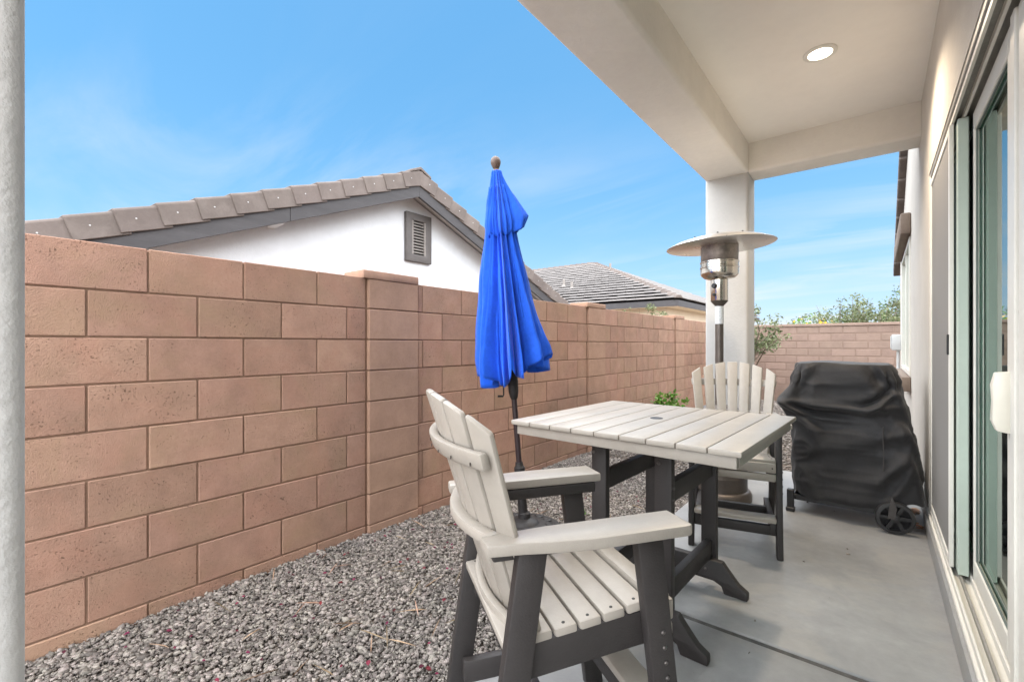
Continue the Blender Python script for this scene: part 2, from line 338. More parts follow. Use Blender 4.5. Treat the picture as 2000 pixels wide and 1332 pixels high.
stones('gravel', [(WX+0.005, PX-0.01, -0.3, 4.6)], 0.0135, 14500, -0.016, 'loose grey brown gravel between block wall and patio')
stones('far_gravel', [(WX+0.01, PX-0.01, 4.6, 11.55), (PX-0.01, 0.24, PY1+0.02, 11.5)], 0.027, 1900, -0.016, 'grey brown gravel beyond the patio end', ico=False)

stones('stray_gravel', [(PX+0.01, PX+0.16, 0.3, 4.8), (PX+0.16, 0.1, 0.6, 4.6)], 0.008, 4, 0.002, 'stray gravel chips lying on the patio slab', flat=True)
# fallen petals and twigs in the gravel
def litter(name, n, rect, size, m, label, cat, strip=False, z=-0.008):
    vs = []; fs = []
    for i in range(n):
        x = random.uniform(rect[0], rect[1]); y = random.uniform(rect[2], rect[3]); a = random.uniform(0, 6.28); s = size*random.uniform(0.6, 1.4)
        l, w = (s, 0.0026) if strip else (s*0.5, s*0.36)
        b = len(vs); ca, sa = math.cos(a), math.sin(a); t = random.uniform(-0.25, 0.25)
        k = [(-l, 0, 0), (-l*0.2, -w, 0.004), (l*0.6, -w*0.7, 0.006), (l, 0, 0.002), (l*0.6, w*0.7, 0.006), (-l*0.2, w, 0.004)]
        for (px, py, pz) in k: vs.append((x+px*ca-py*sa, y+px*sa+py*ca, z+pz+px*t*0.5+random.uniform(0, 0.003)))
        fs.append(tuple(range(b, b+6)))
    mb = MB(); mb.add(vs, fs); o = mb.build(name, m, recalc=False); tag(o, label, cat, kind='stuff')
    so = o.modifiers.new('thick', 'SOLIDIFY'); so.thickness = 0.0012
    return o
litter('fallen_petals', 150, (WX+0.05, PX-0.1, 0.3, 3.6), 0.019, M_['petal'], 'dry crimson petals scattered over the gravel', 'petals')
litter('dry_twigs', 70, (WX+0.1, PX-0.1, 0.3, 3.4), 0.06, M_['twig'], 'thin dry twigs and straw lying on the gravel', 'twigs', True)

# ---------------------------------------------------------------- block wall on the left
CH = 0.2032; TOP = H+0.032+2*CH; BLK = 0.4064; JT = 0.0075
wall = empty('block_wall', (WX, 4.0, 0))
tag(wall, 'long tan brown concrete block wall with raised piers beside the gravel', 'wall')
def in_wall(o): o.parent = wall; o.location = Vector(o.location)-Vector(wall.location); return o
PIERS = [-1.19, 1.76, 4.69, 7.63, 10.56]; PW = 0.41
secs = [(-1.19+PW, 1.76), (1.76+PW, 4.69), (4.69+PW, 7.63), (7.63+PW, 10.56), (10.56+PW, 11.66)]
core = MB()
for (a, b) in secs: core.box((WX-0.145, a-0.01, -0.3), (WX-0.006, b+0.01, TOP-0.012))
in_wall(core.build('mortar', M_['mortar']))
for (a, b) in secs:
    a += 0.014; b -= 0.014
    for c in range(9):
        z1 = TOP-c*CH-(0 if c == 0 else JT/2); z0 = TOP-(c+1)*CH+JT/2
        ph = 0.195 if c % 2 == 0 else 0.392
        y = ph+math.floor((a-ph)/BLK)*BLK
        while y < b:
            y0 = max(a, y+JT/2); y1 = min(b, y+BLK-JT/2)
            if y1-y0 > 0.03:
                ln = round(y1-y0, 3)
                o = link('block', rbox(0.15, ln, round(z1-z0, 4), 0.0035, M_['block']), None, (WX-0.075+random.uniform(-0.002, 0.002), (y0+y1)/2, (z0+z1)/2))
                in_wall(o)
            y += BLK
for py in PIERS:
    p = in_wall(empty('pier', (WX, py+PW/2, 0)))
    k = MB(); k.box((-0.165, -PW/2+0.008, -0.3), (0.012, PW/2-0.008, TOP-0.02)); k.build('mortar', M_['mortar'], p)
    for c in range(9):
        z1 = TOP-c*CH-(0.008 if c == 0 else JT/2); z0 = TOP-(c+1)*CH+JT/2
        o = link('block', rbox(0.20, PW, round(z1-z0, 4), 0.0035, M_['pier']), p, (-0.08+random.uniform(-0.001, 0.001), random.uniform(-0.001, 0.001), (z0+z1)/2))
    MB().box((-0.21, -PW/2-0.045, TOP-0.006), (0.024, PW/2+0.004, TOP+0.050)).build('cap', M_['pier'], p, bevel=0.008, segs=2, smooth=True)
# far wall closing the yard
FY = 11.62
fw = empty('end_wall', (0, FY, 0)); tag(fw, 'pinkish slump block wall with thin cap closing the far end of yard', 'wall')
MB().box((WX+0.02, 0.004, -0.3), (4.4, 0.18, TOP-0.01)).build('mortar', M_['slump_mortar'], fw)
for c in range(9):
    z1 = TOP-0.055-c*0.158; z0 = z1-0.148
    x = WX+0.04-(0.2 if c % 2 else 0)
    while x < 4.3:
        x0 = max(x, WX+0.03); x1 = min(x+0.40, 4.36)
        if x1-x0 > 0.05: link('block', rbox(round(x1-x0, 3), 0.16, round(z1-z0, 4), 0.012, M_['slump']), fw, ((x0+x1)/2, 0.08+random.uniform(-0.0025, 0.0025), (z0+z1)/2))
        x += 0.408
MB().box((WX+0.02, -0.02, TOP-0.052), (4.4, 0.2, TOP+0.004)).build('cap', M_['slump'], fw, bevel=0.006)

# ---------------------------------------------------------------- own house: patio cover, wall, door, window
ZC = 3.10; ZB = 2.824; BXO = -1.325; BXI = -0.937; HX = 0.27
house = empty('stucco_house', (HX, 4.0, 0)); tag(house, 'beige stucco house with covered patio and sliding glass door', 'house')
def hp(o): o.parent = house; o.location = Vector(o.location)-Vector(house.location); return o
hp(MB().box((BXI-0.02, -0.06, ZC), (HX+0.1, 4.9, ZC+0.25)).build('ceiling', M_['ceiling']))
bm_ = MB()
bm_.box((BXO, -0.26, ZB), (BXI, 5.03, ZC+0.3)); hp(bm_.build('beam', M_['stucco'], bevel=0.028, segs=4, smooth=True))
bm_ = MB(); bm_.box((BXI-0.05, 4.725, ZB+0.004), (HX+0.05, 5.022, ZC+0.29)); hp(bm_.build('beam', M_['stucco'], bevel=0.028, segs=4, smooth=True))
bm_ = MB(); bm_.box((BXI-0.05, -0.25, ZB+0.004), (HX+0.05, 0.03, ZC+0.29)); hp(bm_.build('beam', M_['stucco'], bevel=0.028, segs=4, smooth=True))
for (y0, y1) in ((-0.26, 0.078), (4.712, 5.028)):
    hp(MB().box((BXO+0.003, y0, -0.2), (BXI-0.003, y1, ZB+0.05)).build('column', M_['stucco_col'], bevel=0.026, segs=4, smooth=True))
# patio roof above the ceiling, low slope towards the yard
pr = MB(); pr.prism([(BXO-0.35, ZC+0.20), (BXO-0.35, ZC+0.26), (3.8, ZC+0.26+1.9), (3.8, ZC+0.20+1.9)], 1, -0.55, 5.2) if False else None
rf = MB(); rf.box((BXO-0.02, -0.28, ZC+0.30), (HX+0.3, 5.05, ZC+0.36)); hp(rf.build('roof_deck', M_['rake_tile']))
DY0, DY1, DZ0, DZ1 = 0.7, 4.08, 0.105, 2.335
WY0, WY1, WZ0, WZ1 = 6.15, 8.0, 0.90, 2.32
HY1 = 8.75
def rz(y): return 3.35+(6.69-y)*0.455
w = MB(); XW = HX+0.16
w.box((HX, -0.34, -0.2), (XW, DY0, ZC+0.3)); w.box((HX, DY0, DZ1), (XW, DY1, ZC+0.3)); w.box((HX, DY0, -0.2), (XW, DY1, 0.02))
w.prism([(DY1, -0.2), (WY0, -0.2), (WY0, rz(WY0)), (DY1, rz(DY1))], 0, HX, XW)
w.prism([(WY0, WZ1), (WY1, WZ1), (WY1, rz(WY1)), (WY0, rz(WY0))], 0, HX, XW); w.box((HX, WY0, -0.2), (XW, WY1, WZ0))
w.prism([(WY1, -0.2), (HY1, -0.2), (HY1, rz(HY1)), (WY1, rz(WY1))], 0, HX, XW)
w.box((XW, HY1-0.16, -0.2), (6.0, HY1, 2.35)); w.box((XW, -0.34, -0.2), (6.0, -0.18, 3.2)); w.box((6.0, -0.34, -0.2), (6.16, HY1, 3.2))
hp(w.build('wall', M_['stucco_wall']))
rm = MB(); rm.box((XW+0.02, -0.17, 0.02), (6.0, HY1-0.2, 0.08)); hp(rm.build('room_floor', M_['indoor_floor']))
rm = MB(); rm.box((XW, -0.175, 2.62), (6.0, HY1-0.17, 2.70)); rm.box((3.6, -0.17, 0.08), (3.7, HY1-0.2, 2.6)); rm.box((XW+0.01, 4.4, 0.08), (3.6, 4.5, 2.6)); hp(rm.build('room_wall', M_['indoor']))
# main roof of the house: two slopes, ridge along x
rf = MB()
yr = 4.2
rf.prism([(HY1+0.35, rz(HY1+0.35)+0.02), (yr, rz(yr)+0.02), (-0.7, rz(yr)-1.15), (-0.7, rz(yr)-1.07), (yr, rz(yr)+0.10), (HY1+0.35, rz(HY1+0.35)+0.10)], 0, HX-0.015, 6.4)
hp(rf.build('roof_deck', M_['fascia']))
sl = math.atan(0.455); n = 0; y = HY1+0.33
while y > yr+0.1:
    o = MB().box((-0.10, -0.20, -0.10), (0.14, 0.20, 0.035)).build('roof_tile', M_['rake_tile'], None, (HX+0.03, y-0.15, rz(y-0.15)+0.09), (-(sl-0.07), 0, 0), bevel=0.008)
    hp(o); y -= 0.33
# foundation kerb at the door
hp(MB().box((0.247, -0.33, -0.1), (0.40, 4.115, 0.098)).build('door_step', M_['concrete'], bevel=0.012, segs=2, smooth=True))
hp(MB().box((0.262, 4.12, -0.1), (0.30, HY1-0.02, 0.14)).build('foundation', M_['concrete'], bevel=0.006))
# sliding door
door = hp(empty('sliding_door', (HX, DY1, DZ0)))
def dp(mb, name, m, **k):
    o = mb.build(name, m, None, **k); o.parent = door; o.location = Vector(o.location)-Vector((HX, DY1, DZ0)); return o
fr = MB()
fr.box((HX+0.004, DY1-0.045, DZ0), (0.42, DY1+0.002, DZ1)); dp(fr, 'jamb', M_['vinyl'], bevel=0.003)
fr = MB(); fr.box((HX+0.004, DY0, DZ1-0.03), (0.43, DY1-0.046, DZ1+0.002)); dp(fr, 'head', M_['track'], bevel=0.003)
for x in (0.281, 0.316, 0.372): dp(MB().box((x, DY0, DZ1-0.055), (x+0.010, DY1-0.05, DZ1-0.031)), 'track', M_['vinyl'])
dp(MB().box((0.262, DY0, 0.099), (0.43, DY1-0.046, 0.118)), 'sill', M_['vinyl'], bevel=0.003)
for x, hh in ((0.272, 0.03), (0.304, 0.022), (0.339, 0.034), (0.388, 0.026)): dp(MB().box((x, DY0, 0.1185), (x+0.009, DY1-0.05, 0.118+hh)), 'track', M_['vinyl'] if hh > 0.025 else M_['track'], bevel=0.002)
def panel(nm, x0, x1, y0, y1, z0, z1, st, gl, m=M_['vinyl'], far=None):
    q = MB(); fs_ = far or st; q.box((x0, y0, z0), (x1, y0+st, z1)); q.box((x0, y1-fs_, z0), (x1, y1, z1)); q.box((x0, y0+st, z1-st), (x1, y1-fs_, z1)); q.box((x0, y0+st, z0), (x1, y1-fs_, z0+st))
    dp(q, nm, m, bevel=0.003)
    if gl is M_['glass']:
        k = MB(); g_ = 0.007
        for xs in (x0+0.006, x1-0.012):
            k.box((xs, y0+st, z0+st), (xs+0.006, y0+st+g_, z1-st)); k.box((xs, y1-fs_-g_, z0+st), (xs+0.006, y1-fs_, z1-st)); k.box((xs, y0+st+g_, z0+st), (xs+0.006, y1-fs_-g_, z0+st+g_)); k.box((xs, y0+st+g_, z1-st-g_), (xs+0.006, y1-fs_-g_, z1-st))
        dp(k, 'gasket', M_['gasket'])
    xm = (x0+x1)/2; dp(MB().box((xm-0.003, y0+st-0.005, z0+st-0.005), (xm+0.003, y1-fs_+0.005, z1-st+0.005)), 'pane' if gl is M_['glass'] else 'screen', gl)
panel('screen_frame', 0.274, 0.291, 3.04, DY1-0.047, 0.15, DZ1-0.056, 0.04, M_['screen'])
panel('door_frame', 0.298, 0.336, 2.98, DY1-0.047, 0.142, DZ1-0.056, 0.075, M_['glass'], M_['green_reflection'])
panel('door_frame', 0.346, 0.384, 2.17, 2.96, 0.153, DZ1-0.056, 0.085, M_['glass'], far=0.03)
panel('door_frame', 0.346, 0.384, 0.75, 2.10, 0.153, DZ1-0.056, 0.085, M_['glass'])
dp(MB().box((0.338, 2.105, 0.121), (0.40, 2.165, DZ1-0.056)), 'mullion', M_['vinyl'], bevel=0.004)
dp(MB().box((0.266, 3.048, 1.17), (0.275, 3.068, 1.27)), 'screen_pull', M_['gun'], bevel=0.003)
hd = MB(); hd.prism([(0.346, 0.925), (0.346, 1.130), (0.311, 1.126), (0.302, 1.085), (0.305, 1.03), (0.302, 0.965), (0.313, 0.932)], 1, 2.195, 2.238); dp(hd, 'handle', M_['handle'], bevel=0.003, segs=2, smooth=True)
# window further along the house wall
win = hp(empty('window', (HX, WY0, WZ0)))
def wp(mb, name, m, **k):
    o = mb.build(name, m, None, **k); o.parent = win; o.location = Vector(o.location)-Vector((HX, WY0, WZ0)); return o
q = MB(); s_ = 0.055
q.box((HX-0.012, WY0, WZ0), (HX+0.07, WY0+s_, WZ1)); q.box((HX-0.012, WY1-s_, WZ0), (HX+0.07, WY1, WZ1)); q.box((HX-0.012, WY0+s_, WZ0), (HX+0.07, WY1-s_, WZ0+s_)); q.box((HX-0.012, WY0+s_, WZ1-s_), (HX+0.07, WY1-s_, WZ1)); q.box((HX-0.004, 7.04, WZ0+s_), (HX+0.06, 7.10, WZ1-s_))
wp(q, 'frame', M_['vinyl'], bevel=0.004)
wp(MB().box((HX+0.03, WY0+s_-0.005, WZ0+s_-0.005), (HX+0.036, WY1-s_+0.005, WZ1-s_+0.005)), 'pane', M_['glass'])
wp(MB().box((HX-0.085, WY0-0.12, WZ1+0.01), (HX-0.0005, WY1+0.12, WZ1+0.22)), 'head_trim', M_['foam_trim'], bevel=0.018, segs=2, smooth=True)
wp(MB().box((HX-0.075, WY0-0.12, WZ0-0.15), (HX-0.0005, WY1+0.12, WZ0-0.004)), 'sill_trim', M_['foam_trim'], bevel=0.012, segs=2, smooth=True)
# downlight
LX, LY = -0.285, 3.546
dl = empty('recessed_light', (LX, LY, ZC)); tag(dl, 'round lit recessed downlight in the patio ceiling', 'ceiling light')
MB().lathe([(0.094, -0.001), (0.094, -0.006), (0.086, -0.011), (0.068, -0.010), (0.066, -0.002)], 40).build('trim_ring', M_['vinyl'], dl, smooth=True)
MB().lathe([(0.0, -0.008), (0.05, -0.0078), (0.0655, -0.006), (0.0655, -0.003), (0.0, -0.003)], 40).build('lens', M_['lamp'], dl, smooth=True)
ld = bpy.data.lights.new('downlight_beam', 'SPOT'); ld.energy = 42; ld.color = (1.0, 0.82, 0.62); ld.spot_size = R(140); ld.spot_blend = 0.6; ld.shadow_soft_size = 0.06
lo = bpy.data.objects.new('downlight_beam', ld); COL.objects.link(lo); lo.parent = dl; lo.location = (0, 0, -0.03)
# electrical box by the house corner
eb = empty('electrical_box', (HX-0.035, 8.35, 0)); tag(eb, 'small grey electrical box with conduit on house wall beyond window', 'electrical box')
MB().box((-0.07, -0.06, 1.14), (0.05, 0.06, 1.36)).build('housing', M_['box_grey'], eb, bevel=0.012, segs=2, smooth=True)
MB().box((-0.083, -0.045, 1.16), (-0.071, 0.045, 1.34)).build('cover_plate', M_['box_grey'], eb, bevel=0.005)
MB().tube([(0.0, 0, 1.14), (0.0, 0, -0.1)], 0.018, 10).build('conduit', M_['box_grey'], eb, smooth=True)

# ---------------------------------------------------------------- neighbour with the gable
GX = -5.2; AY = 4.387; AZ = H+0.4928*5.2; SL = 0.40; aS = math.atan(SL)
nb = empty('gable_house', (GX-0.3, AY, 0)); tag(nb, 'white stucco house gable with louvred vent and brown tile rake', 'house')
def np_(o): o.parent = nb; o.location = Vector(o.location)-Vector(nb.location); return o
def gz(y, off=0): return AZ-off-abs(y-AY)*SL
GY0, GY1 = -0.7, 9.5
np_(MB().prism([(GY0+0.3, -0.2), (GY1-0.3, -0.2), (GY1-0.3, gz(GY1-0.3, 0.28)), (AY, gz(AY, 0.28)), (GY0+0.3, gz(GY0+0.3, 0.28))], 0, GX-12, GX-0.34).build('wall', M_['white_stucco']))
np_(MB().prism([(GY0, gz(GY0, 0.14)), (AY, gz(AY, 0.14)), (GY1, gz(GY1, 0.14)), (GY1, gz(GY1, 0.24)), (AY, gz(AY, 0.24)), (GY0, gz(GY0, 0.24))], 0, GX-12, GX-0.075).build('soffit', M_['white_stucco']))
for s in (-1, 1):   # barge boards, each in two lengths
    ye = GY0 if s < 0 else GY1
    for (f0, f1) in ((0.0, 0.37), (0.371, 1.0)):
        ya = AY+(ye-AY)*f0; yb = AY+(ye-AY)*f1
        np_(MB().prism([(ya, gz(ya, 0.165)), (yb, gz(yb, 0.165)), (yb, gz(yb, 0.405)), (ya, gz(ya, 0.405))], 0, GX-0.07, GX-0.028-0.002*(f0 > 0)).build('barge_board', M_['fascia'], bevel=0.003))
    ex = 0.335; k = 0; dd = 0.16
    while True:
        dist = dd+k*ex; yc = AY+s*dist*math.cos(aS)
        if (s < 0 and yc < GY0) or (s > 0 and yc > GY1): break
        zc = AZ-dist*math.sin(aS)
        rt = empty('rake_tile', (GX, yc, zc), 0); np_(rt)
        rt.rotation_euler = (-s*(aS-0.075)+random.uniform(-0.008, 0.008), 0, 0)
        if s == 1 or s == -1:
            key = 'rake_mesh'
            if key not in _cache:
                t = MB(); t.box((-0.03, -0.205, -0.245), (0.0, 0.205, -0.012)); t.box((-0.33, -0.205, -0.045), (0.0, 0.205, -0.0115))
                _cache[key] = MB().prism([(-0.33, -0.045), (-0.03, -0.045), (-0.03, -0.225), (0, -0.225), (0, -0.03), (-0.014, -0.012), (-0.33, -0.012)], 1, -0.205, 0.205).mesh('rake_tile', M_['rake_tile'], bevel=0.006)
                _cache['nail'] = MB().lathe([(0.0075, 0), (0.007, 0.003), (0.003, 0.004)], 8).mesh('nail', M_['nail'])
            body = rt; bpy.data.objects.remove(rt)
            rt = link('rake_tile', _cache[key], None, (GX, yc, zc), (-s*(aS-0.06)+random.uniform(-0.008, 0.008), 0, -s*0.05)); np_(rt)
            if dist < 6: link('nail', _cache['nail'], rt, (0.0, s*0.06, -0.115), (0, R(90), 0))
        k += 1
np_(MB().prism([(AY-0.20, AZ-0.10), (AY, AZ-0.015), (AY+0.20, AZ-0.10), (AY+0.20, AZ-0.065), (AY, AZ+0.028), (AY-0.20, AZ-0.065)], 0, GX-0.42, GX+0.006).build('ridge_cap', M_['rake_tile'], bevel=0.006))
np_(MB().prism([(GY0-0.1, gz(GY0-0.1, 0.06)), (AY, gz(AY, 0.06)), (GY1+0.1, gz(GY1+0.1, 0.06)), (GY1+0.1, gz(GY1+0.1, 0.135)), (AY, gz(AY, 0.135)), (GY0-0.1, gz(GY0-0.1, 0.135))], 0, GX-12, GX-0.34).build('roof', M_['rake_tile']))
for yy in (6.35, 2.42): np_(MB().prism([(0, 0), (0.27, 0.02), (0.27, 0.16), (0, 0.16)], 1, yy-0.05, yy+0.05).build('outlooker', M_['white_stucco'], None, (GX-0.342, 0, gz(yy, 0.42)), bevel=0.01))
# gable vent
VY, VZ, VW, VH = 4.60, 2.85, 0.50, 0.74
vt = np_(empty('gable_vent', (GX-0.34, VY, VZ)))
fw_ = 0.115
def ring(x0, x1, w2, h2, iw, ih):
    q = MB(); vs = [(x, a*w, b*h) for x in (x0, x1) for (w, h) in ((w2, h2), (iw, ih)) for (a, b) in ((-1, -1), (1, -1), (1, 1), (-1, 1))]
    fs = []
    for k in range(4):
        n = (k+1) % 4
        fs += [(k, n, 8+n, 8+k), (4+k, 12+k, 12+n, 4+n), (k, 4+k, 4+n, n), (8+k, 8+n, 12+n, 12+k)]
    return q.add(vs, fs)
ring(0.0, 0.055, VW/2, VH/2, VW/2-fw_, VH/2-fw_).build('frame', M_['vent'], vt, bevel=0.012, segs=2, smooth=True)
q = MB(); q.box((0.002, -VW/2+fw_, -VH/2+fw_), (0.008, VW/2-fw_, VH/2-fw_)); q.build('backing', M_['gun'], vt)
for i in range(11):
    zc = -VH/2+fw_+0.035+i*(VH-2*fw_-0.06)/10
    MB().box((-0.021, -VW/2+fw_+0.03, -0.0035), (0.021, VW/2-fw_-0.03, 0.0035)).build('louvre', M_['vent_slat'], vt, (0.029, 0, zc), (0, R(42), 0))
q = MB()
for sy in (-1, 1): q.box((0.009, sy*(VW/2-fw_-0.015)-0.015, -VH/2+fw_), (0.046, sy*(VW/2-fw_-0.015)+0.0149, VH/2-fw_))
q.build('louvre_frame', M_['vent_slat'], vt)

# ---------------------------------------------------------------- farther neighbour with hip roof
C2 = Vector((-4.81, 14.3, H+1.40)); S2 = 6.31; P2 = 0.417; XL = -24.0; YB = C2.y+2*S2
h2 = empty('hip_roof_house', (-8, 16, 0)); tag(h2, 'cream house with grey tiled hip roof beyond the block wall', 'house')
def hp2(o): o.parent = h2; o.location = Vector(o.location)-Vector(h2.location); return o
hp2(MB().box((XL, C2.y+0.55, -0.2), (C2.x-0.55, YB-0.55, C2.z-0.16)).build('wall', M_['cream_stucco']))
hp2(MB().box((XL, C2.y+0.04, C2.z-0.19), (C2.x-0.04, YB-0.04, C2.z-0.15)).build('soffit', M_['cream_stucco']))
f = MB(); f.box((XL, C2.y, C2.z-0.20), (C2.x, C2.y+0.035, C2.z-0.01)); f.box((C2.x-0.035, C2.y+0.036, C2.z-0.20), (C2.x, YB, C2.z-0.01)); hp2(f.build('fascia', M_['fascia']))
dk = MB(); ze = C2.z-0.02; zr_ = C2.z+S2*P2-0.02
dk.add([(XL, C2.y+0.04, ze), (C2.x-0.04, C2.y+0.04, ze), (C2.x-0.04, YB-0.04, ze), (XL, YB-0.04, ze), (XL, C2.y+S2, zr_), (C2.x-S2, C2.y+S2, zr_)], [(0, 1, 5, 4), (1, 2, 5), (2, 3, 4, 5), (0, 4, 3), (0, 3, 2, 1)])
hp2(dk.build('roof_deck', M_['fascia']))
t = MB(); nrow = 19; dr = S2/nrow; th = 0.05
for i in range(nrow):
    a = i*dr-0.03; b = (i+1)*dr+0.03
    z0 = C2.z+i*dr*P2+0.125; z1 = C2.z+(i+1)*dr*P2+0.012
    # front slope row cut into tiles
    x = XL+(0.17 if i % 2 else 0); lim = C2.x-i*dr
    while x < lim-0.05:
        x1 = min(x+0.33, lim); d = random.uniform(-0.006, 0.006)
        xb = min(x1, C2.x-b); xa = min(x, C2.x-b)
        t.hexa([(x+0.003, C2.y+a, z0-th+d), (x1-0.003, C2.y+a, z0-th+d), (xb, C2.y+b, z1-th), (xa, C2.y+b, z1-th), (x+0.003, C2.y+a, z0+d), (x1-0.003, C2.y+a, z0+d), (xb, C2.y+b, z1), (xa, C2.y+b, z1)])
        x += 0.33
    y0 = C2.y+i*dr; y1 = YB-i*dr; y = y0
    while y < y1-0.05:
        ya = min(y+0.33, y1); d = random.uniform(-0.006, 0.006); cl = lambda q: min(max(q, C2.y+b), YB-b)
        t.hexa([(C2.x-a, y+0.003, z0-th+d), (C2.x-a, ya-0.003, z0-th+d), (C2.x-b, cl(ya), z1-th), (C2.x-b, cl(y), z1-th), (C2.x-a, y+0.003, z0+d), (C2.x-a, ya-0.003, z0+d), (C2.x-b, cl(ya), z1), (C2.x-b, cl(y), z1)])
        y += 0.33
o = hp2(t.build('roof_tiles', M_['far_tile'], recalc=False)); o['kind'] = 'stuff'
hip_v = Vector((-1, 1, P2)); hl = hip_v.length*S2; nc = 26
cap = MB().prism([(-0.13, -0.02), (-0.07, 0.075), (0.07, 0.075), (0.13, -0.02)], 0, -0.19, 0.19).mesh('hip_cap', M_['rake_tile'], bevel=0.01)
for i in range(nc):
    p = C2+hip_v*(S2*(i+0.4)/nc)
    o = link('hip_cap', cap, None, p+Vector((0, 0, 0.06))); dv = hip_v.normalized()
    o.rotation_euler = (dv+Vector((0, 0, -0.09))).to_track_quat('X', 'Z').to_euler(); hp2(o)
for i in range(24):
    o = link('ridge_cap', cap, None, (C2.x-S2-0.2-i*0.34, C2.y+S2, C2.z+S2*P2+0.05), (0, R(5), 0)); hp2(o)
for (x, yo) in ((-10.6, 2.6), (-9.9, 2.1), (-9.4, 4.6)):
    zb = C2.z+yo*P2
    pv = hp2(empty('roof_vent', (x, C2.y+yo, zb)))
    MB().tube([(0, 0, -0.05), (0, 0, 0.34)], 0.055, 10).build('pipe', M_['vent_slat'], pv, smooth=True)
    MB().lathe([(0.12, -0.02), (0.07, 0.10), (0.056, 0.12)], 14).build('flashing', M_['vent_slat'], pv, smooth=True)

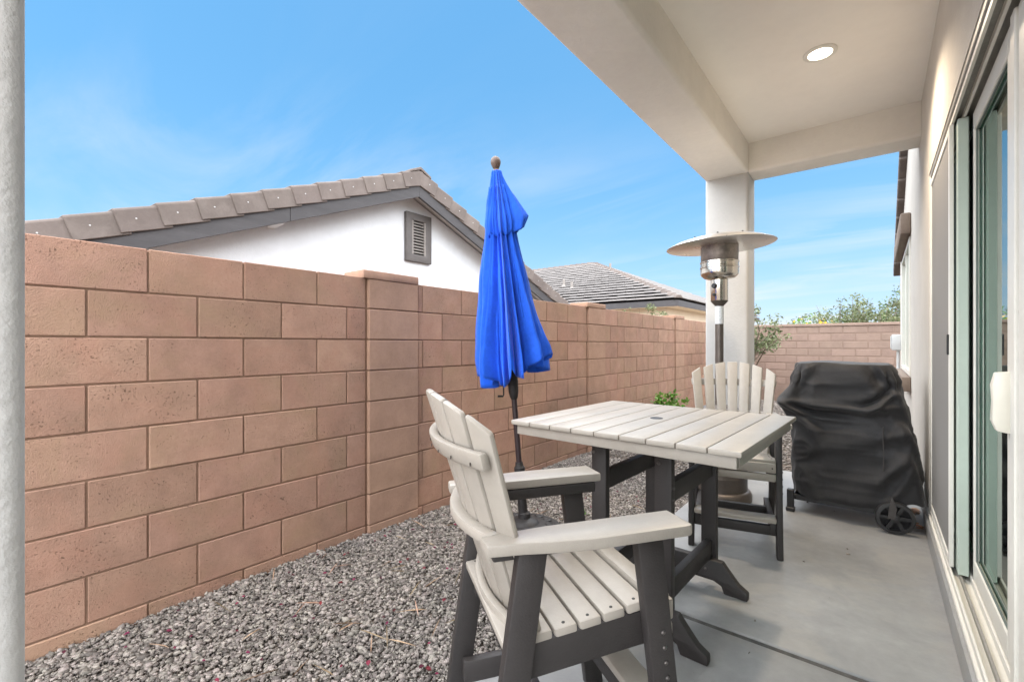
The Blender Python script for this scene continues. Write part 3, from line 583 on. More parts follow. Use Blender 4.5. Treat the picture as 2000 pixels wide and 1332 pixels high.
# ---------------------------------------------------------------- patio furniture
def screws(parent, pts, nrm, r=0.0042, m=None, name='screw'):
    key = ('screw', r, (m or M_['screw']).name)
    if key not in _cache: _cache[key] = MB().lathe([(r, 0), (r, 0.0012), (r*0.5, 0.0018)] if m is None else [(r, 0), (r, r*0.35), (r*0.55, r*0.7)], 8).mesh(name, m or M_['screw'])
    q = Vector(nrm).to_track_quat('Z', 'Y').to_euler()
    for p in pts: link(name, _cache[key], parent, p, q)
def make_chair(loc, rz, label):
    c = empty('patio_chair', (*loc, 0), rz); tag(c, label, 'chair', 'counter height patio chairs')
    SZ = 0.555
    # legs: broad flared boards
    for s in (-1, 1):
        xo = s*0.252; xi = s*0.218; x0, x1 = min(xo, xi), max(xo, xi)
        lf = MB().prism([(0.218, 0), (0.285, 0), (0.198, 0.737), (0.122, 0.737)], 0, x0, x1).build('leg', M_['black'], c, bevel=0.006, segs=2, smooth=True)
        lr = MB().prism([(-0.295, 0), (-0.222, 0), (-0.118, 0.737), (-0.192, 0.737)], 0, x0, x1).build('leg', M_['black'], c, bevel=0.006, segs=2, smooth=True)
        screws(lf, [(xo, 0.212-i*0.0045, 0.36+i*0.040) for i in range(4)], (s, 0, 0), 0.0065, M_['bolt'], 'bolt')
        screws(lr, [(xo, -0.232-i*0.006, 0.245-i*0.045) for i in range(2)], (s, 0, 0), 0.0065, M_['bolt'], 'bolt')
        # arm rail and arm board
        MB().box((min(s*0.182, s*0.2175), -0.245, 0.704), (max(s*0.182, s*0.2175), 0.235, 0.7375)).build('arm_rail', M_['black'], c, bevel=0.005, segs=2, smooth=True)
        arm = [(0.292, 0.258), (0.298, 0.245), (0.298, -0.02), (0.284, -0.125), (0.272, -0.185), (0.262, -0.272), (0.205, -0.276), (0.196, -0.19), (0.188, -0.10), (0.186, 0.258)]
        MB().prism([(s*x, y) for x, y in (arm if s > 0 else arm[::-1])], 2, 0.738, 0.767).build('arm', M_['tan'], c, bevel=0.006, segs=2, smooth=True)
        # seat side rail, low stretcher
        MB().prism([(-0.195, SZ-0.149), (0.235, SZ-0.115), (0.235, SZ-0.027), (-0.195, SZ-0.064)], 0, min(s*0.182, s*0.2175), max(s*0.182, s*0.2175)).build('seat_rail', M_['black'], c, bevel=0.004, segs=2, smooth=True)
        MB().box((min(s*0.187, s*0.2175), -0.232, 0.13), (max(s*0.187, s*0.2175), 0.25, 0.20)).build('stretcher', M_['black'], c, bevel=0.004, segs=2, smooth=True)
    MB().box((-0.1865, -0.06, 0.142), (0.1865, -0.028, 0.198)).build('stretcher', M_['black'], c, bevel=0.004, segs=2, smooth=True)
    MB().box((-0.1815, -0.195, 0.42), (0.1815, -0.165, 0.475)).build('stretcher', M_['black'], c, bevel=0.004, segs=2, smooth=True)
    # foot rest
    MB().box((-0.2175, 0.218, 0.122), (0.2175, 0.248, 0.178)).build('stretcher', M_['black'], c, bevel=0.004, segs=2, smooth=True)
    MB().box((-0.2172, 0.195, 0.202), (0.2172, 0.285, 0.230)).build('foot_rest', M_['tan'], c, bevel=0.007, segs=2, smooth=True)
    # seat slats, dished towards the back
    n = 7
    for i in range(n):
        y = 0.214-i*0.0675; z = SZ-0.012-0.05*math.sin(min(1, (i+0.2)/6)*1.5)*0.9
        tilt = -R(6.5) if i else R(6)
        o = MB().box((-0.2165, -0.0305, -0.013), (0.2165, 0.0305, 0.013)).build('seat_slat', M_['tan'], c, (0, y, z+0.004), (-tilt, 0, 0), bevel=0.006, segs=2, smooth=True)
        screws(o, [(sx*0.198, 0, 0.0128) for sx in (-1, 1)], (0, 0, 1), 0.0045)
    o = MB().box((-0.2165, 0, -0.028), (0.2165, 0.022, 0.028)).build('front_apron', M_['tan'], c, (0, 0.236, SZ-0.045), (0, 0, 0), bevel=0.006, segs=2, smooth=True); screws(o, [(sx*0.198, 0.022, 0) for sx in (-1, 1)], (0, 1, 0), 0.0045)
    o = MB().box((-0.2165, 0, -0.022), (0.2165, 0.020, 0.022)).build('front_apron', M_['tan'], c, (0, 0.236, SZ-0.101), (0, 0, 0), bevel=0.006, segs=2, smooth=True)
    # fan back
    for i in range(-3, 4):
        f = i/3; xb = i*0.060; xt = i*0.079
        yb = -0.170+0.045*f*f; yt = -0.365+0.080*f*f; zb = 0.475; zt = 1.095-0.056*f*f
        ang = math.atan2(2*0.080*f/3, 0.079); wb, wt, th = 0.051, 0.067, 0.018
        d = Vector((xt-xb, yt-yb, zt-zb)); p = []
        for (cx, cy, cz, w_) in ((xb, yb, zb, wb), (xt, yt, zt, wt)):
            tx = Vector((math.cos(ang), math.sin(ang), 0)); nn = tx.cross(d.normalized())*-1
            top = cz > 0.8
            for (a, b) in ((-1, -1), (1, -1), (1, 1), (-1, 1)):
                dz = (-a*f*0.020 if top else 0)
                p.append(Vector((cx, cy, cz))+tx*a*w_/2-nn*b*th/2+d.normalized()*dz)
        MB().hexa(p).build('back_slat', M_['tan'], c, bevel=0.0065, segs=2, smooth=True)
    def band(z, y0, curve, half, h_, th, ext=None, tilt=0.0, name='back_support'):
        q = MB(); N_ = 16; vs = []; fs = []
        for k in range(N_+1):
            x = -half+2*half*k/N_; f = x/half; yc = y0+curve*f*f
            tx = Vector((1, 2*curve*f/half, 0)).normalized(); nr = Vector((tx.y, -tx.x, 0))
            for (a, b) in ((0, -1), (1, -1), (1, 1), (0, 1)): vs.append(Vector((x, yc, z+b*h_/2))+nr*a*th+nr*(-b*tilt))
        for k in range(N_):
            for j in range(4): fs.append((k*4+j, k*4+(j+1) % 4, k*4+4+(j+1) % 4, k*4+4+j))
        fs += [(3, 2, 1, 0), (N_*4, N_*4+1, N_*4+2, N_*4+3)]
        q.add(vs, fs); o = q.build(name, M_['tan'], c, bevel=0.008, segs=2, smooth=True)
        return o
    # y of the back slat's rear face at height z (centre): linear from yb to yt
    def yback(z): return -0.170-0.195*(z-0.475)/0.625
    o = band(0.955, yback(0.955)-0.013, 0.070, 0.258, 0.044, 0.026, tilt=-0.007)
    screws(o, [(x, yback(0.955)-0.013+0.070*(x/0.258)**2-0.027, 0.955+dz) for x in (-0.232, -0.155, -0.078, 0, 0.078, 0.155, 0.232) for dz in (-0.009, 0.011)], (0, -1, 0), 0.0045)
    o = band(0.752, yback(0.752)-0.012, 0.052, 0.206, 0.030, 0.036)
    o = band(0.515, yback(0.515)-0.012, 0.046, 0.2165, 0.052, 0.026, tilt=-0.006)
    return c
make_chair((-0.75, 1.14), R(-34), 'tan and charcoal slatted patio chair with its back to the gravel and wall')
make_chair((-0.72, 3.18), R(193.7), 'tan and charcoal slatted patio chair in front of the patio heater')
# table
TZ = 0.866
tb = empty('patio_table', (-0.828, 2.155, 0), R(-2.2)); tag(tb, 'square tan slatted patio table on charcoal trestle legs', 'table')
TW, TL = 1.005, 0.985; npk = 9; pw = TW/npk
for i in range(npk):
    x0 = -TW/2+i*pw+0.0018; x1 = x0+pw-0.0036
    if i == 4:
        # centre plank with the parasol hole
        q = MB(); q.box((x0, -TL/2, TZ-0.021), (x1, TL/2, TZ)); o = q.build('plank', M_['tan'], tb, bevel=0.0045, segs=2, smooth=True)
    else:
        o = MB().box((x0, -TL/2, TZ-0.021), (x1, TL/2, TZ)).build('plank', M_['tan'], tb, bevel=0.0045, segs=2, smooth=True)
MB().lathe([(0.030, 0), (0.030, 0.0012), (0.026, 0.0018), (0.0255, 0.0004), (0.0, 0.0004)], 28, (0, 0, TZ)).build('parasol_hole', M_['gun'], tb, smooth=True)
for s in (-1, 1):
    MB().box((-TW/2+0.022, s*(TL/2-0.036)-0.016, TZ-0.066), (TW/2-0.022, s*(TL/2-0.036)+0.016, TZ-0.0213)).build('apron', M_['tan'], tb, bevel=0.004, segs=2, smooth=True)
    MB().box((s*(TW/2-0.036)-0.016, -TL/2+0.053, TZ-0.065), (s*(TW/2-0.036)+0.016, TL/2-0.053, TZ-0.0213)).build('apron', M_['tan'], tb, bevel=0.004, segs=2, smooth=True)
foot = [(-0.34, 0), (-0.34, 0.035), (-0.30, 0.060), (-0.265, 0.10), (-0.225, 0.150), (0.225, 0.150), (0.265, 0.10), (0.30, 0.060), (0.34, 0.035), (0.34, 0), (0.235, 0), (0.222, 0.035), (0.185, 0.050), (-0.185, 0.050), (-0.222, 0.035), (-0.235, 0)]
for s in (-1, 1):
    y = s*0.287
    MB().prism(foot, 1, y-0.042, y-0.003).build('trestle_foot', M_['black'], tb, bevel=0.005, segs=2, smooth=True)
    MB().box((-0.30, y-0.042, TZ-0.085), (0.30, y-0.003, TZ-0.023)).build('top_cleat', M_['black'], tb, bevel=0.005, segs=2, smooth=True)
    for t_ in (-1, 1):
        o = MB().box((t_*0.150-0.037, y-0.002, 0.042), (t_*0.150+0.037, y+0.036, TZ-0.023)).build('leg', M_['black'], tb, bevel=0.005, segs=2, smooth=True)
        screws(o, [(t_*0.150+dx, y-0.002 if False else y-0.0425, z) for dx in (0,) for z in (0.10, 0.74)], (0, -1, 0), 0.008, M_['bolt'], 'bolt')
        screws(o, [(t_*0.150+t_*0.0372, y+0.017, z) for z in (0.58, 0.63)], (t_, 0, 0), 0.008, M_['bolt'], 'bolt')
for t_ in (-1, 1):
    for z0, z1 in ((0.555, 0.640), (0.150, 0.235)):
        MB().box((t_*0.150-0.019, -0.2505, z0), (t_*0.150+0.019, 0.2845, z1)).build('rail', M_['black'], tb, bevel=0.005, segs=2, smooth=True)

# ---------------------------------------------------------------- closed parasol, leaning
UB = Vector((-1.84, 2.44, -0.022))
um = empty('parasol', UB); tag(um, 'closed blue canvas parasol leaning on a black base in the gravel', 'parasol')
# lean: towards image left (camera right vector is (cos, sin) of the yaw)
RV = Vector((math.cos(R(YAW)), math.sin(R(YAW)), 0)); FV = Vector((-math.sin(R(YAW)), math.cos(R(YAW)), 0))
ul = empty('canopy_frame', (0, 0, 0), 0, um)
axis = (Vector((0, 0, 1))-RV*0.078).normalized()
ul.rotation_euler = axis.to_track_quat('Z', 'Y').to_euler()
QI = axis.to_track_quat('Z', 'Y').inverted()
def part(mb, name, m, **k): return mb.build(name, m, ul, **k)
part(MB().tube([(0, 0, 0.06), (0, 0, 2.40)], 0.0185, 16), 'pole', M_['pole'], smooth=True)
part(MB().lathe([(0.031, 0.05), (0.031, 0.395), (0.036, 0.40), (0.036, 0.425), (0.027, 0.435), (0.024, 0.46)], 20), 'stem', M_['resin'], smooth=True)
part(MB().tube([(0.035, 0, 0.36), (0.075, 0, 0.36)], [0.006, 0.016], 10), 'clamp_knob', M_['resin'], smooth=True)
part(MB().lathe([(0.020, 0.88), (0.026, 0.895), (0.033, 0.93), (0.036, 1.00), (0.033, 1.045), (0.024, 1.06)], 20), 'crank_housing', M_['resin'], smooth=True)
crd = QI @ (RV*-1)
a0 = crd*0.033+Vector((0, 0, 0.995)); part(MB().tube([a0, a0+crd*0.022, a0+crd*0.030+Vector((0, 0, -0.02)), a0+crd*0.034+Vector((0, 0, -0.085)), a0+crd*0.040+Vector((0, 0, -0.095)), a0+crd*0.075+Vector((0, 0, -0.095))], [0.006, 0.006, 0.005, 0.005, 0.006, 0.007], 8), 'crank_handle', M_['resin'], smooth=True)
part(MB().lathe([(0.026, 2.395), (0.022, 2.41), (0.016, 2.42), (0.024, 2.432), (0.033, 2.455), (0.034, 2.472), (0.027, 2.492), (0.012, 2.503)], 20), 'finial', M_['finial'], smooth=True)
def canopy(name, z0, z1, rfun, depth, nth=240, nz=56, hemfun=None, seed=0, flap=None, nfold=8):
    rr = random.Random(seed); ph = [rr.uniform(-0.22, 0.22) for _ in range(nfold)]; am = [rr.uniform(0.75, 1.2) for _ in range(nfold)]; sk = [rr.uniform(-0.35, 0.35) for _ in range(nfold)]
    vs = []; fs = []
    for j in range(nz+1):
        t = j/nz
        for i in range(nth):
            th = 2*math.pi*i/nth
            u = th/(2*math.pi)*nfold; k = int(u) % nfold; f = u-int(u)
            z = z0+(z1-z0)*t
            if hemfun: z -= hemfun(th, k, f)*(1-t)**5
            tw = sk[k]*(1-t)*0.35
            g = abs(math.sin(math.pi*min(1, max(0, f))))           # 0 at rib, 1 mid panel
            # each panel is pulled in between ribs and bulges out again in a loose fold
            rib = 1-abs(math.sin(math.pi*f))**0.75
            mid = am[k]*max(0, 1-abs(f-0.5-ph[k])/0.30)**1.15
            fold = max(rib, 0.92*mid)+0.20*(1-abs(math.sin(th*14+3*t+ph[k]*9)))*(1-0.4*t)+0.10*math.sin(th*37-4*t+am[k]*5)
            r = rfun(t)*(1-depth+depth*min(1.25, fold))
            if flap: r += flap(th, t)
            a = th+tw*g*0.5
            vs.append((r*math.cos(a), r*math.sin(a), z))
    for j in range(nz):
        for i in range(nth): fs.append((j*nth+i, j*nth+(i+1) % nth, (j+1)*nth+(i+1) % nth, (j+1)*nth+i))
    q = MB(); q.add(vs, fs); o = part(q, name, M_['blue'], smooth='all')
    so = o.modifiers.new('cloth', 'SOLIDIFY'); so.thickness = 0.003
    return o
def lerp_prof(pts):
    def fn(t):
        for (a, ra), (b, rb) in zip(pts, pts[1:]):
            if t <= b:
                k = (t-a)/(b-a); k = k*k*(3-2*k)*0.4+k*0.6; return ra+(rb-ra)*k
        return pts[-1][1]
    return fn
hem_r = random.Random(4); hem_k = [hem_r.uniform(0.0, 0.05) for _ in range(8)]
frd = math.atan2((QI @ (RV*0.97-FV*0.25)).y, (QI @ (RV*0.97-FV*0.25)).x)
canopy('canopy', 1.055, 2.30, lerp_prof([(0, 0.238), (0.08, 0.243), (0.2, 0.222), (0.45, 0.165), (0.75, 0.10), (0.95, 0.07), (1, 0.06)]), 0.60, hemfun=lambda th, k, f: -0.045+0.085*abs(math.sin(math.pi*f))**0.8+hem_k[k]-0.075*max(0, math.cos(th-frd))**2, seed=3, flap=lambda th, t: 0.030*max(0, math.cos(th-frd))**3*max(0, 1-t/0.25))
def flapf(th, t):
    d = (th-frd+math.pi) % (2*math.pi)-math.pi
    return 0.115*math.exp(-(d/0.26)**2)*max(0, 1-abs(t-0.20)/0.75)**1.1
canopy('vent_canopy', 1.985, 2.405, lerp_prof([(0, 0.100), (0.15, 0.104), (0.5, 0.078), (0.85, 0.045), (1, 0.034)]), 0.30, nz=30, hemfun=lambda th, k, f: 0.03*math.sin(math.pi*f)-0.05*math.exp(-(((th-frd+math.pi) % (2*math.pi)-math.pi)/0.3)**2), seed=9, flap=flapf)
bs = MB(); bs.lathe([(0.255, 0.0), (0.262, 0.012), (0.250, 0.028), (0.225, 0.034), (0.205, 0.030), (0.19, 0.040), (0.15, 0.052), (0.10, 0.058), (0.085, 0.075), (0.06, 0.082), (0.042, 0.09), (0.040, 0.12), (0.030, 0.13)], 40)
b_o = bs.build('base', M_['resin'], um, smooth=True)
for k in range(12):
    a = 2*math.pi*k/12
    MB().lathe([(0.034, 0.0), (0.030, 0.012), (0.018, 0.018), (0.006, 0.015)], 12).build('rosette', M_['resin'], b_o, (0.165*math.cos(a), 0.165*math.sin(a), 0.040), (0, R(12)*0, a), smooth=True)

# ---------------------------------------------------------------- patio heater
ht = empty('patio_heater', (-0.985, 3.90, 0)); tag(ht, 'bronze mushroom patio heater with steel burner beside the stucco column', 'heater')
MB().lathe([(0.225, 0.0), (0.235, 0.01), (0.235, 0.05), (0.222, 0.075), (0.205, 0.085)], 40).build('foot_ring', M_['bronze'], ht, smooth=True)
hs_ = MB().lathe([(0.203, 0.086), (0.203, 0.18), (0.207, 0.19), (0.203, 0.20), (0.200, 0.36), (0.204, 0.37), (0.200, 0.38), (0.196, 0.66), (0.18, 0.70), (0.09, 0.735), (0.05, 0.74)], 40).build('tank_housing', M_['bronze'], ht, smooth=True)
dv = Vector((0.985, -3.90, 0)).normalized()
for aa in (-0.62, 0.0, 0.55):
    d = Matrix.Rotation(aa, 3, 'Z') @ dv; MB().lathe([(0.017, 0), (0.017, 0.003)], 14).build('vent_hole', M_['gun'], hs_, d*0.2015+Vector((0, 0, 0.26)), d.to_track_quat('Z', 'Y').to_euler())
MB().tube([(0, 0, 0.73), (0, 0, 1.53)], 0.031, 20).build('post', M_['bronze'], ht, smooth=True)
MB().tube([(0, 0, 1.385), (0, 0, 1.525)], 0.0325, 20, caps=False).build('label_sticker', M_['sticker'], ht, smooth=True)
MB().lathe([(0.033, 1.53), (0.06, 1.56), (0.066, 1.57)], 20).build('collar', M_['bronze'], ht, smooth=True)
cb = MB().lathe([(0.060, 1.565), (0.064, 1.575), (0.064, 1.735), (0.06, 1.74)], 28).build('control_housing', M_['steel'], ht, smooth=True)
lf = (Matrix.Rotation(-0.55, 3, 'Z') @ dv)
for z, r in ((1.685, 0.020), (1.615, 0.012)): MB().lathe([(r, 0), (r, 0.016), (r*0.75, 0.022)], 14).build('knob', M_['gun'], cb, lf*0.062+Vector((0, 0, z)), lf.to_track_quat('Z', 'Y').to_euler(), smooth=True)
MB().lathe([(0.055, 1.735), (0.115, 1.752), (0.138, 1.775), (0.141, 1.79), (0.141, 1.826), (0.145, 1.83), (0.145, 1.838), (0.141, 1.842), (0.141, 1.868), (0.145, 1.873), (0.145, 1.88), (0.13, 1.882)], 40).build('burner_bowl', M_['steel'], ht, smooth=True)
em = MB()
em.lathe([(0.132, 1.882), (0.138, 1.89), (0.140, 2.02), (0.135, 2.045), (0.1, 2.05)], 40); em.build('emitter_screen', M_['burnt'], ht, smooth=True)
q = MB()
for k in range(3):
    a = k*2.094+0.6; q.tube([(0.09*math.cos(a), 0.09*math.sin(a), 2.04), (0.09*math.cos(a), 0.09*math.sin(a), 2.085)], 0.006, 8)
q.build('reflector_post', M_['steel'], ht, smooth=True)
rf = empty('reflector', (0, 0, 2.055), 0, ht); rf.scale = (0.95, 0.95, 1.0)
rv_ = RV; rf.rotation_euler = (Matrix.Rotation(R(-2.4), 3, FV)).to_euler()
pr_ = [(0.418, -0.052), (0.425, -0.048), (0.420, -0.044), (0.36, -0.018), (0.26, 0.010), (0.15, 0.026), (0.0, 0.030), (0.0, 0.027), (0.15, 0.023), (0.26, 0.007), (0.36, -0.021), (0.418, -0.050)]
MB().lathe(pr_, 56).build('dish', M_['alu'], rf, smooth=True)
for k in range(8):
    a = k*math.pi/4+0.2; MB().lathe([(0.007, 0), (0.007, 0.008), (0.003, 0.011)], 8).build('bolt', M_['gun'], rf, (0.25*math.cos(a), 0.25*math.sin(a), 0.010))

# ---------------------------------------------------------------- covered grill
gr = empty('covered_grill', (-0.17, 4.22, 0)); tag(gr, 'barbecue grill under a black fabric cover with one wheel showing', 'grill')
def cover():
    nu, nv = 240, 120
    vs = []; fs = []
    def sect(t):   # t 0 hem .. 1 top: x range, y range
        xl = -0.325-0.105*math.exp(-((t-0.68)/0.11)**2)+0.005*t*t
        xr = 0.410-0.150*t**1.6
        yf = -0.335+0.045*t; yb = 0.33-0.10*t
        return xl, xr, yf, yb
    rr = random.Random(5); ws = [(rr.uniform(2, 9), rr.uniform(0, 6.28), rr.uniform(0.002, 0.006)) for _ in range(8)]
    for j in range(nv+1):
        t = j/nv
        if t <= 0.86: tt = t/0.86; k = 1.0
        else:
            tt = 1.0; e = (t-0.86)/0.14; k = 1-e
        for i in range(nu):
            th = 2*math.pi*i/nu; c, s = math.cos(th), math.sin(th)
            ex = 0.27; sx = math.copysign(abs(c)**ex, c); sy = math.copysign(abs(s)**ex, s)
            xl, xr, yf, yb = sect(tt)
            rnd = 1.0
            if tt > 0.93: rnd = 1-0.07*((tt-0.93)/0.07)**2
            if t > 0.86: rnd = 0.93*k
            x = (xl+xr)/2+(xr-xl)/2*sx*rnd; y = (yf+yb)/2+(yb-yf)/2*sy*rnd
            z = 0.135+(1.085-0.135)*tt**0.97
            hem = 0.07*max(0, sx)**3+0.018*math.sin(th*5+1)
            z += hem*(1-tt)**3
            if t > 0.86: z += 0.012*(1-k)-0.008*math.sin(3*x*4)*k
            elif tt > 0.93: z -= 0.016*((tt-0.93)/0.07)**3*0
            # folds
            front = max(0, -sy)**4*(1 if t <= 0.86 else 0)
            u = (x-xl)/(xr-xl+1e-6)
            d = 0
            # shelf edge at two thirds height: the cloth hangs over the lid front, sagging in swags between the corners
            z1 = 0.885-0.19*(1-((u-0.42)/0.50)**2)*(1 if abs(u-0.42) < 0.5 else 0)+0.02*u
            d += -0.050*math.exp(-((z-z1-0.030)/0.024)**2)*math.exp(-((u-0.5)/0.42)**4)
            d += 0.032*math.exp(-((z-z1+0.018)/0.021)**2)
            z2 = 0.800-0.03*math.sin(u*3.0)+0.015*u
            d += 0.030*math.exp(-((z-z2)/0.026)**2)-0.030*math.exp(-((z-z2+0.070)/0.045)**2)
            z3 = 0.60-0.10*(1-u)+0.12*(u-0.6)
            d += 0.020*math.exp(-((z-z3)/0.030)**2)*max(0, u)-0.014*math.exp(-((z-z3+0.07)/0.04)**2)
            # diagonal drape at the lower right
            z4 = 0.20+0.75*(u-0.55)
            d += 0.026*math.exp(-((z-z4)/0.045)**2)*(1 if u > 0.45 else math.exp(-((u-0.45)/0.08)**2))
            z5 = 0.12+1.3*(u-0.72)
            d += 0.020*math.exp(-((z-z5)/0.045)**2)*(1 if u > 0.6 else 0.2)
            y -= d*front
            for (fq, ph, a) in ws: 
                y -= a*math.sin(fq*(u*2+z*1.3)*2+ph)*front; x += a*1.1*math.sin(fq*(y*3+z*1.7)*2+ph)*abs(sx)**4*(1-0.5*tt)
            # pinched corners
            x += 0.018*math.exp(-((z-0.98)/0.04)**2)*math.sin(th*14)*abs(sx)**2
            y += 0.014*math.exp(-((z-0.98)/0.05)**2)*math.sin(th*18+1)*front
            if t <= 0.86:
                w1 = 1-abs(mnoise.noise(Vector((x*3.5+z*1.5, y*3.0, z*5.0-x*2.8)))); w2 = 1-abs(mnoise.noise(Vector((x*11-z*6, y*9, z*13+x*5))))
                dd_ = 0.012*(w1**6-0.25)+0.004*(w2**6-0.25); y -= dd_*front; x += 0.35*dd_*math.copysign(1, sx)*abs(sx)**6
            vs.append((x, y, z))
    for j in range(nv):
        for i in range(nu): fs.append((j*nu+i, j*nu+(i+1) % nu, (j+1)*nu+(i+1) % nu, (j+1)*nu+i))
    fs.append(tuple(range(nv*nu, (nv+1)*nu)))
    q = MB(); q.add(vs, fs); return q.build('cover', M_['cover'], gr, smooth='all')
cover()
MB().tube([(0.205, -0.325, 0.38), (0.207, -0.345, 0.50), (0.203, -0.345, 0.60), (0.204, -0.365, 0.68)], 0.003, 6).build('seam', M_['seam'], gr, smooth=True)
MB().box((-0.31, -0.30, 0.085), (0.22, -0.27, 0.125)).build('base_rail', M_['gun'], gr, bevel=0.004)
MB().box((-0.31, -0.265, 0.10), (0.30, 0.27, 0.12)).build('base_shelf', M_['gun'], gr, bevel=0.004)
for (x, y) in ((-0.325, -0.31), (-0.325, 0.27), (0.32, 0.27)):
    MB().box((x-0.022, y-0.022, 0.03), (x+0.022, y+0.022, 0.16)).build('leg', M_['gun'], gr, bevel=0.004); MB().box((x-0.028, y-0.028, 0.0), (x+0.028, y+0.028, 0.032)).build('foot', M_['gun'], gr, bevel=0.006)
wh = empty('wheel', (0.262, -0.375, 0.104), 0, gr)
wh.rotation_euler = (R(90), 0, R(8))
MB().lathe([(0.080, -0.022), (0.098, -0.020), (0.104, -0.008), (0.104, 0.008), (0.098, 0.020), (0.080, 0.022), (0.080, -0.022)], 40).build('tyre', M_['gun'], wh, smooth=True)
q = MB()
for k in range(6):
    a = k*math.pi/3; q.beam((0.018*math.cos(a), 0.018*math.sin(a), 0), (0.083*math.cos(a), 0.083*math.sin(a), 0), 0.022, 0.020)
q.lathe([(0.026, -0.022), (0.026, 0.024), (0.012, 0.028)], 18); q.build('rim', M_['gun'], wh)
MB().prism([(0.225, 0.10), (0.262, 0.10), (0.272, 0.17), (0.247, 0.245), (0.233, 0.17)], 1, -0.405, -0.400).build('cover_flap', M_['seam'], gr)
# ---------------------------------------------------------------- plants
def leaf_cloud(clumps, n, size, rnd, aspect=0.5):
    c = np.array([p for p, r in clumps]); r = np.array([q for p, q in clumps]); w = r**2; idx = rnd.choice(len(c), n, p=w/w.sum())
    d = rnd.normal(0, 1, (n, 3)); d /= np.linalg.norm(d, axis=1)[:, None]
    p = c[idx]+d*(r[idx]*rnd.uniform(0.15, 1.0, n)**0.6)[:, None]
    a = rnd.normal(0, 1, (n, 3)); a[:, 2] *= 0.6; a /= np.linalg.norm(a, axis=1)[:, None]
    b = rnd.normal(0, 1, (n, 3)); b -= a*(a*b).sum(1)[:, None]; b /= np.linalg.norm(b, axis=1)[:, None]
    nn = np.cross(a, b)
    s = (size*rnd.uniform(0.6, 1.4, n))[:, None]
    v = np.stack([p-a*s*0.5, p+b*s*aspect*0.5+nn*s*0.10, p+a*s*0.5, p-b*s*aspect*0.5+nn*s*0.10], 1).reshape(-1, 3)
    f = np.arange(n*4).reshape(n, 4); return v, f
def plant(name, base, height, spread, ntw, leaves, lsize, lm, label, cat, group=None, lean=(0, 0), low=0.35, stem=0.02, seed=1, aspect=0.5, clump=0.12, blossoms=0):
    o = empty(name, base); tag(o, label, cat, group); rr = random.Random(seed); rn = np.random.default_rng(seed)
    q = MB(); clumps = []
    top = Vector((lean[0], lean[1], height*low*1.3))
    q.tube([(0, 0, -0.1), (lean[0]*0.3, lean[1]*0.3, height*low*0.6), top], [stem, stem*0.85, stem*0.6], 8)
    for k in range(ntw):
        a = rr.uniform(0, 6.28); e = rr.uniform(0.35, 1.0); rad = spread*rr.uniform(0.25, 1.0)
        st = Vector((0, 0, 0)).lerp(top, rr.uniform(0.45, 1.0))
        end = Vector((lean[0]+rad*math.cos(a), lean[1]+rad*math.sin(a), height*(low+(1-low)*e*(1-0.25*(rad/spread)**2))))
        mid = st.lerp(end, 0.5)+Vector((rr.uniform(-1, 1), rr.uniform(-1, 1), rr.uniform(0, 1)))*spread*0.12
        q.tube([st, mid, end], [stem*0.42, stem*0.28, stem*0.10], 5)
        for _ in range(3):
            f = rr.uniform(0.45, 1.08); p = mid.lerp(end, (f-0.5)*2) if f > 0.5 else st.lerp(mid, f*2)
            clumps.append((np.array(p)+rn.normal(0, clump*0.4, 3), clump*rr.uniform(0.5, 1.3)))
    q.build('trunk', M_['bark'], o, smooth=True)
    v, f = leaf_cloud(clumps, leaves, lsize, rn, aspect); link('crown', np_mesh('crown', v, f, lm), o)
    if blossoms:
        v, f = leaf_cloud(clumps[:max(3, len(clumps)//3)], blossoms, lsize*1.1, rn, 0.8); link('blossoms', np_mesh('blossoms', v, f, M_['yellow']), o)
    return o
def at(u, X=None, Y=None):
    t = (u-1000)/893; c, s = math.cos(R(YAW)), math.sin(R(YAW)); dx, dy = -s+c*t, c+s*t
    d = X/dx if X is not None else Y/dy
    return (dx*d, dy*d)
plant('small_tree', (-1.78, 9.1, -0.04), 2.05, 0.70, 26, 2600, 0.062, M_['pale_leaf'], 'pale leafed shrub tree half hidden behind the patio column', 'tree', lean=(0.05, 0), low=0.42, stem=0.035, seed=11, clump=0.13)
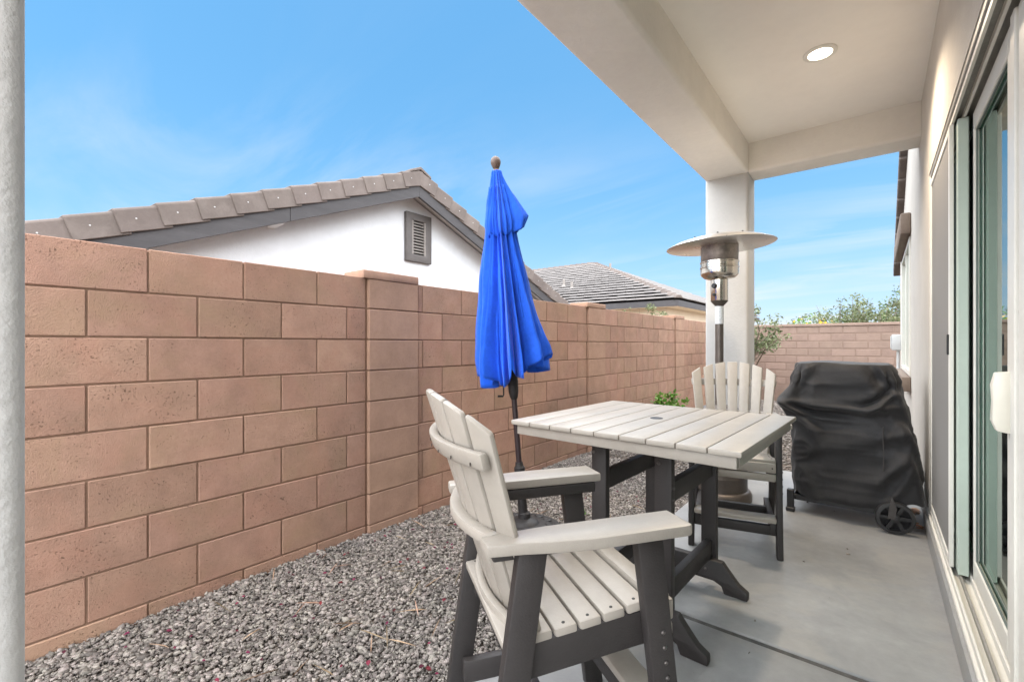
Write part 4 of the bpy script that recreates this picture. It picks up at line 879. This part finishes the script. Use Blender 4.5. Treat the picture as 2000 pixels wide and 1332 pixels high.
x, y = at(1306, X=-2.2); plant('leafy_shrub', (x, y, -0.04), 0.66, 0.22, 15, 420, 0.062, M_['lime_leaf'], 'bright green young shrub in gravel at foot of block wall', 'shrub', low=0.2, stem=0.012, seed=5, aspect=0.75, clump=0.06)
k = 0
for (u, Y, hgt, spr, lm, lab, n, bl) in (
        (1530, 13.5, 2.10, 0.9, 'pale_leaf', 'low pale desert shrub peeking over the end wall beside the column', 1900, 0),
        (1577, 13.2, 2.12, 0.42, 'lime_leaf', 'shrub with bright yellow blossoms above the end wall', 800, 220),
        (1612, 14.6, 2.25, 1.0, 'leaf', 'broad dull green desert tree behind the end wall', 2300, 0),
        (1650, 13.6, 2.52, 0.7, 'pale_leaf', 'airy feathery desert tree with upright twigs behind end wall', 1300, 0),
        (1690, 14.4, 2.30, 1.0, 'leaf', 'low spreading dull green tree between two taller feathery trees', 2300, 0),
        (1728, 13.4, 2.62, 0.8, 'pale_leaf', 'tallest feathery green tree behind end wall near house corner', 2000, 0),
        (1790, 15.0, 2.7, 1.3, 'leaf', 'dense green tree behind end wall hidden by the house', 1900, 0)):
    x, y = at(u, Y=Y); k += 1
    plant('desert_tree', (x, y, -0.09), hgt, spr, 22, n, 0.075, M_[lm], lab, 'tree', 'trees beyond the end wall', low=0.45, stem=0.03, seed=20+k, clump=0.17, aspect=0.42, blossoms=bl)
for (u, hgt, n, sd, lab) in ((1240, 2.02, 420, 41, 'thin wispy shrub poking over block wall below hip roof eave'), (1290, 2.10, 460, 42, 'taller wispy shrub over block wall below the hip roof corner')):
    x, y = at(u, X=-3.2); plant('wispy_shrub', (x, y, -0.09), hgt, 0.36, 11, n, 0.065, M_['pale_leaf'], lab, 'shrub', low=0.6, stem=0.014, seed=sd, clump=0.08, aspect=0.4)
x, y = at(1130, X=-1.62); plant('weed', (x, y, -0.03), 0.10, 0.06, 6, 40, 0.025, M_['lime_leaf'], 'tiny green weed sprouting in the gravel', 'weed', low=0.2, stem=0.003, seed=3, clump=0.02)
# dried leaves by the house wall behind the grill wheel
litter('dry_leaves', 26, (0.12, 0.235, 4.02, 4.5), 0.05, M_['dry_leaf'], 'small heap of dry leaves by the house wall behind grill', 'leaves', z=0.006)
